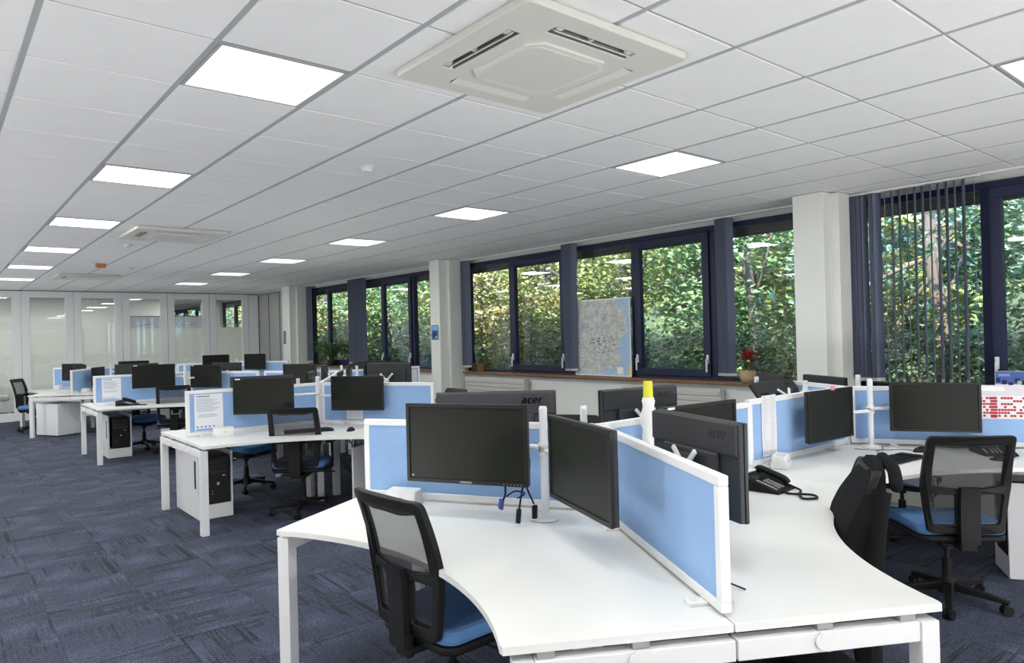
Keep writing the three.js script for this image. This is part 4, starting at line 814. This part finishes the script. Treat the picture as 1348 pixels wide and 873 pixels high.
sheet('paper_note', 'small white sheet pinned low on the screen beside the computer mouse', 'paper', 'c', 300, 0.41, -1, 0.19, 0.11, DESK + 0.11, listTex);
sheet('pale_sheet', 'pale printed sheet on the screen end beside the blue poster column', 'paper', 'd', 0, 1.12, -1, 0.22, 0.28, DESK + 0.23, listTex);
// cables hanging behind the large monitor
{
  const t = thing('hanging_cables', 'loose black cables with plugs hanging below the large monitor', 'cables', [2.1, DESK, -2.47]);
  const up = (x, y, z) => V(x - 2.1, y - DESK, z + 2.47);
  part('power_lead', tube([up(1.98, 1.1, -2.72), up(2.1, 1.09, -2.55), up(2.13, 1.0, -2.47), up(2.06, 0.9, -2.44), up(2.02, 0.815, -2.42)], 0.0045, 40, 8), M.black, t);
  part('power_lead', tube([up(1.98, 1.13, -2.74), up(2.13, 1.13, -2.55), up(2.14, 1.02, -2.48), up(2.07, 0.93, -2.43), up(2.10, 0.83, -2.41)], 0.0045, 40, 8), M.black, t);
  part('video_lead', tube([up(1.95, 1.0, -2.67), up(2.02, 0.93, -2.53), up(2.015, 0.87, -2.51), up(2.0, 0.845, -2.51)], 0.005, 30, 8), M.black, t);
  part('cable_loop', tube([up(2.02, 0.86, -2.51), up(2.05, 0.885, -2.48), up(2.09, 0.87, -2.46), up(2.06, 0.85, -2.48)], 0.0035, 24, 6), M.black, t);
  part('plug', mv(rbox(0.026, 0.065, 0.02, 0.006), -0.088, 0.045, 0.055, 0, 0.6, -0.35), M.black, t);
  part('plug', mv(rbox(0.03, 0.06, 0.022, 0.006), 0.0, 0.05, 0.065, 0, 0.6, -0.1), M.blackSoft, t);
  part('video_plug', mv(rbox(0.036, 0.045, 0.016, 0.004), -0.108, 0.085, -0.042, 0, 0.6, -0.5), M.vga, t);
}
one('mouse_cable', [tube([[4.93, 0.7485, -2.26], [5.0, 0.7485, -2.1], [5.12, 0.7485, -2.0], [5.06, 0.7485, -1.88]], 0.0022, 40, 6)], M.black, 'thin black mouse cable trailing from the white pole to the mouse', 'cable');
one('keyboard_cable', [tube([[5.18, 0.7485, -2.2], [5.05, 0.7485, -2.12], [4.9, 0.7485, -2.1], [4.76, 0.7485, -1.99]], 0.0022, 40, 6)], M.black, 'thin black keyboard cable behind the keyboard near the blinds', 'cable');
one('small_cable', [tube([[1.99, 0.7485, -1.5], [2.02, 0.78, -1.43], [2.03, 0.76, -1.36], [2.04, 0.7485, -1.3]], 0.003, 24, 6)], M.black, 'short black cable end beside the slanted blue screen', 'cable');
// computer cabinets with towers
function cabinet(label, x, z, turn, o = {}) {
  const t = thing('computer_cabinet', label, 'cabinet', [x, 0, z], turn * D2R), w = 0.3, d = 0.74, h = 0.6;   // front towards +z
  part('side_panel', box(0.018, h - 0.134, d, -w / 2 + 0.009, h / 2 + 0.067, 0), M.metal, t); part('side_panel', box(0.018, h - 0.134, d, w / 2 - 0.009, h / 2 + 0.067, 0), M.metal, t);
  part('back_panel', box(w - 0.04, h - 0.1, 0.018, 0, h / 2 + 0.05, -d / 2 + 0.01), M.metal, t);
  const b = part('lower_box', rbox(w, 0.13, d, 0.004, 0, 0.069, 0), M.metal, t);
  part('vent_slot', [box(0.002, 0.25, 0.05, -w / 2 - 0.0005, 0.4, d / 2 - 0.1)], M.grille, t); part('plinth', box(w - 0.03, 0.006, d - 0.03, 0, 0.003, 0), M.grille, b);
}
function tower(label, x, z, turn, y = 0) {
  const t = thing('computer_tower', label, 'computer', [x, y, z], turn * D2R), w = 0.21, h = 0.43, d = 0.44;
  part('case', rbox(w, h, d, 0.006, 0, h / 2, -0.02), M.black, t);
  part('front_bezel', [rbox(w, h, 0.03, 0.01, 0, h / 2, d / 2 - 0.005)], M.bezel, t);
  for (let k = 0; k < 3; k++) part('drive_cover', rbox(w - 0.03, 0.038, 0.006, 0.003, 0, h - 0.05 - k * 0.045, d / 2 + 0.012), M.monitorBack, t);
  part('power_button', cyl(0.014, 0.014, 0.008, 0, 0, 0, 20).rotateX(Math.PI / 2).translate(0, h * 0.42, d / 2 + 0.012), M.chrome, t);
  part('badge', box(0.03, 0.014, 0.003, 0.05, h * 0.58, d / 2 + 0.0115), M.chrome, t);
  part('port', [box(0.012, 0.006, 0.003, -0.05, h * 0.22, d / 2 + 0.0105), box(0.012, 0.006, 0.003, -0.05, h * 0.27, d / 2 + 0.0105)], M.chrome, t);
}
cabinet('white computer cabinet under the aisle end of the keyboard desk', 1.985, -7.03, 0); tower('black computer tower with round power button in the keyboard desk cabinet', 2.0, -6.88, 0, 0.136);
cabinet('white computer cabinet under the aisle end of the telephone desk', 2.06, -11.6, 0); tower('black computer tower in the cabinet under the telephone desk', 2.07, -11.45, 0, 0.136);
tower('black computer tower under the joint end of the two curved desks', 2.12, -1.36, 150, 0); tower('second black computer tower beneath the jacket desk end', 2.42, -1.26, 150, 0);
cabinet('white computer cabinet under the desk against the open blinds', 5.46, -1.18, 210); tower('black tower in the cabinet by the open blinds desk', 5.39, -1.30, 210, 0.136);
cabinet('white computer cabinet standing beyond the armrest chair', 3.35, -5.98, -58); 
function pedestal(label, x, z, turn) {
  const t = thing('pedestal', label, 'pedestal', [x, 0, z], turn * D2R);
  const b = part('pedestal_body', rbox(0.42, 0.56, 0.56, 0.004, 0, 0.30, 0), M.metal, t);
  for (let k = 0; k < 3; k++) { const d = part('drawer', rbox(0.41, 0.175, 0.016, 0.003, 0, 0.118 + k * 0.182, 0.289), M.metal, t); part('drawer_pull', box(0.12, 0.01, 0.01, 0, 0.19 + k * 0.182, 0.3), M.metalGrey, d); }
  for (const sx of [-1, 1]) for (const sz of [-1, 1]) part('castor', cyl(0.012, 0.012, 0.018, 0, 0, 0, 10).rotateX(Math.PI / 2).translate(sx * 0.17, 0.012, sz * 0.22), M.black, b);
}
pedestal('white drawer pedestal under the last aisle desk', 1.78, -15.02, 208);
pedestal('white drawer pedestal under the desk backing onto the telephone screen', 3.3, -12.75, 210);
// cables under the aisle keyboard desk
{
  const t = thing('hanging_cables', 'tangle of black cables hanging under the aisle keyboard desk', 'cables', [3.15, 0.25, -6.25]);
  for (let k = 0; k < 7; k++) { const a = rr(-0.12, 0.12), b = rr(-0.1, 0.1); part('cable', tube([[a, 0.42, b], [a + rr(-.1, .1), 0.3, b + rr(-.08, .08)], [rr(-.15, .15), 0.18, rr(-.1, .1)], [rr(-.05, .15), rr(0.0, 0.1), rr(-.05, .1)]], 0.004, 30, 6), M.black, t); }
}
{
  const t = thing('hanging_cables', 'black cables hanging under the desk beside the open blinds', 'cables', [4.98, 0.2, -1.83]);
  for (let k = 0; k < 5; k++) { const a = rr(-0.15, 0.15); part('cable', tube([[a, 0.46, 0], [a * 0.6, 0.3, 0.04], [a * 0.3, 0.2, rr(-.04, .06)], [a * 0.8 + rr(-.05, .05), 0.02, 0.03]], 0.004, 30, 6), M.black, t); }
}

// ============================================================ OUTSIDE: bank of earth, shrubs and trees
const bank = (d) => Math.min(2.0, Math.max(0, (d - 2) * 0.28)) + Math.min(5, Math.max(0, (d - 9) * 0.6));   // height of the bank at a distance from the wall
{
  const g = new THREE.PlaneGeometry(26, 84, 26, 56).rotateX(-Math.PI / 2), p = g.attributes.position;
  for (let i = 0; i < p.count; i++) { const x = p.getX(i) + 13; p.setY(i, bank(x) + 0.12 * vnoise(x * 1.3, p.getZ(i) * 1.1, 200)); p.setX(i, x + 6.95); p.setZ(i, p.getZ(i) - 24); }
  g.computeVertexNormals(); g.translate(0, -0.32, 0);
  const m = raw('ground_outside', metres(clean(g)), std([0.05, 0.075, 0.025], 0.95, { map: cloudy(0.5, 1, 0.6, 210) }), scene); m.userData = { kind: 'structure', label: 'earth bank rising outside the windows', category: 'ground' };
}
const leafG = (() => { const g = new THREE.BufferGeometry(), p = [[0, 0, 0], [0.4, 0.10, 0.4], [-0.4, 0.10, 0.4], [0, 0, 0.5], [0, -0.12, 1]]; g.setAttribute('position', new THREE.Float32BufferAttribute([0, 1, 3, 0, 3, 2, 1, 4, 3, 3, 4, 2].flatMap((i) => p[i]), 3)); g.computeVertexNormals(); return g; })();
const leafMat = phy([1, 1, 1], 0.55, { transmission: 0.42, thickness: 0, side: THREE.DoubleSide });
const bark = std([0.10, 0.075, 0.05], 0.95, { bumpMap: fine, bumpScale: 0.01 });
const PALETTE = [[[0.10, 0.18, 0.06], [0.18, 0.28, 0.09]], [[0.18, 0.24, 0.06], [0.34, 0.34, 0.09]], [[0.11, 0.20, 0.11], [0.22, 0.33, 0.19]], [[0.30, 0.28, 0.08], [0.42, 0.33, 0.12]]];
function tree(label, x, z, y0, y1, rx, rz, n, size, pal, trunk, name = 'tree') {
  const ground = bank(x - 6.95) - 0.34, t = thing(name, label, name === 'tree' ? 'tree' : 'shrub', [x, ground, z], 0, name === 'tree' ? 'trees outside the windows' : 'shrubs on the bank outside');
  const inst = new THREE.InstancedMesh(leafG, leafMat, n), m = new THREE.Matrix4(), q = new THREE.Quaternion(), e = new THREE.Euler(), c = new THREE.Color();
  const yc = (y0 + y1) / 2 - ground, ry = (y1 - y0) / 2, sprays = [];
  for (let k = 0; k < 110; k++) { const a = rnd() * 6.283, h = rr(-1, 1), r = Math.sqrt(1 - h * h) * Math.cbrt(rr(0.3, 1)); sprays.push([Math.cos(a) * r * rx, yc + h * ry * Math.cbrt(rr(0.4, 1)), Math.sin(a) * r * rz, rr(0.28, 0.6)]); }
  for (let k = 0; k < n; k++) {
    const s = sprays[Math.floor(rnd() * sprays.length)], w = s[3], g = () => (rnd() + rnd() + rnd() - 1.5) * w;
    e.set(rr(-0.9, 0.9), rnd() * 6.283, rr(-0.8, 0.8)); q.setFromEuler(e);
    const sc = size * rr(0.6, 1.25);
    m.compose(V(s[0] + g(), s[1] + g() * 0.6, s[2] + g()), q, V(sc, sc, sc)); inst.setMatrixAt(k, m);
    const [A, B] = PALETTE[pal], f = rnd(); c.setRGB(A[0] + (B[0] - A[0]) * f, A[1] + (B[1] - A[1]) * f, A[2] + (B[2] - A[2]) * f); inst.setColorAt(k, c);
  }
  inst.name = 'foliage'; inst.userData.kind = 'stuff'; show(inst); t.add(inst);
  const top = yc + ry * 0.6;
  part('trunk', tube([[0, -0.05, 0], [0.06, top * 0.35, 0.03], [-0.05, top * 0.7, -0.04], [0.02, top, 0]], trunk, 20, 10), bark, t);
  for (let k = 0; k < 6; k++) { const s = sprays[k], h = top * rr(0.35, 0.8); part('branch', tube([[0, h, 0], [s[0] * 0.4, h + (s[1] - h) * 0.35, s[2] * 0.4], [s[0] * 0.9, s[1], s[2] * 0.9]], trunk * 0.3, 12, 6), bark, t); }
}
const T = [
  ['broad dark green tree outside the open vertical blinds', 11.2, -3.9, 0.2, 4.6, 1.7, 2.0, 7000, 0.13, 2, 0.09],
  ['pale green tree outside the window with the poinsettia', 11.4, -7.0, 0.4, 5.0, 1.6, 1.8, 7000, 0.12, 0, 0.09],
  ['tree with a bare trunk outside the window beside the map', 11.0, -9.6, 2.0, 5.2, 1.5, 1.5, 5200, 0.11, 1, 0.11],
  ['yellowing tree outside the window above the pen box', 11.6, -13.4, 0.6, 5.2, 1.7, 1.9, 7000, 0.11, 3, 0.10],
  ['sunlit tree outside between the map and the pen box', 11.3, -11.6, 0.4, 4.8, 1.6, 1.6, 6500, 0.11, 1, 0.09],
  ['green tree outside the window of the leafy plant', 11.4, -17.2, 0.4, 5.0, 1.6, 2.0, 6500, 0.12, 0, 0.10],
  ['olive tree outside past the blue poster column', 11.5, -15.2, 0.4, 5.0, 1.6, 1.8, 6500, 0.12, 1, 0.09],
  ['green tree outside the far column', 11.4, -20.2, 0.3, 5.0, 1.7, 2.2, 6500, 0.12, 0, 0.10],
  ['tree outside the windows behind the partition', 11.2, -24.0, 0.3, 5.2, 1.8, 2.4, 6500, 0.13, 1, 0.10],
  ['last tree outside the windows behind the partition', 11.4, -28.6, 0.3, 5.2, 1.8, 2.4, 6000, 0.13, 3, 0.10],
  ['tree far along the bank past the end of the building', 11.2, -34, 0.2, 5.4, 1.8, 2.6, 5000, 0.17, 1, 0.10],
  ['bushy tree furthest along the bank past the building', 11.4, -40, 0.2, 5.6, 1.9, 2.8, 5000, 0.18, 0, 0.10],
  ['tall tree outside beyond the navy frame with the picture card', 10.9, -1.0, 0.2, 4.8, 1.6, 1.9, 7000, 0.13, 0, 0.09],
  ['tree outside beside the first window', 11.2, 2.4, 0.2, 4.8, 1.6, 1.9, 4000, 0.14, 2, 0.09],
];
T.forEach((a) => tree(...a));
for (let k = 0; k < 15; k++) tree(k % 2 ? 'tall background tree with yellow green leaves up the bank' : 'tall background tree with dark green leaves up the bank', 15.5 + (k % 3) * 1.2, 3.4 - k * 3.4, 0.8, 7.8 + (k % 2), 2.3, 2.9, 10000, 0.25, k % 2 ? 1 : 0, 0.16);
for (let k = 0; k < 12; k++) tree(['low dark shrub on the bank below the windows', 'low pale green shrub on the bank below the windows', 'low yellowish shrub on the bank below the windows'][k % 3], 9.6 + (k % 2) * 0.5, 0.5 - k * 2.4, 0.0, 1.75 + 0.2 * (k % 3), 0.8, 1.4, 3600, 0.09, [0, 2, 1][k % 3], 0.03, 'shrub');

renderer.render(scene, camera);
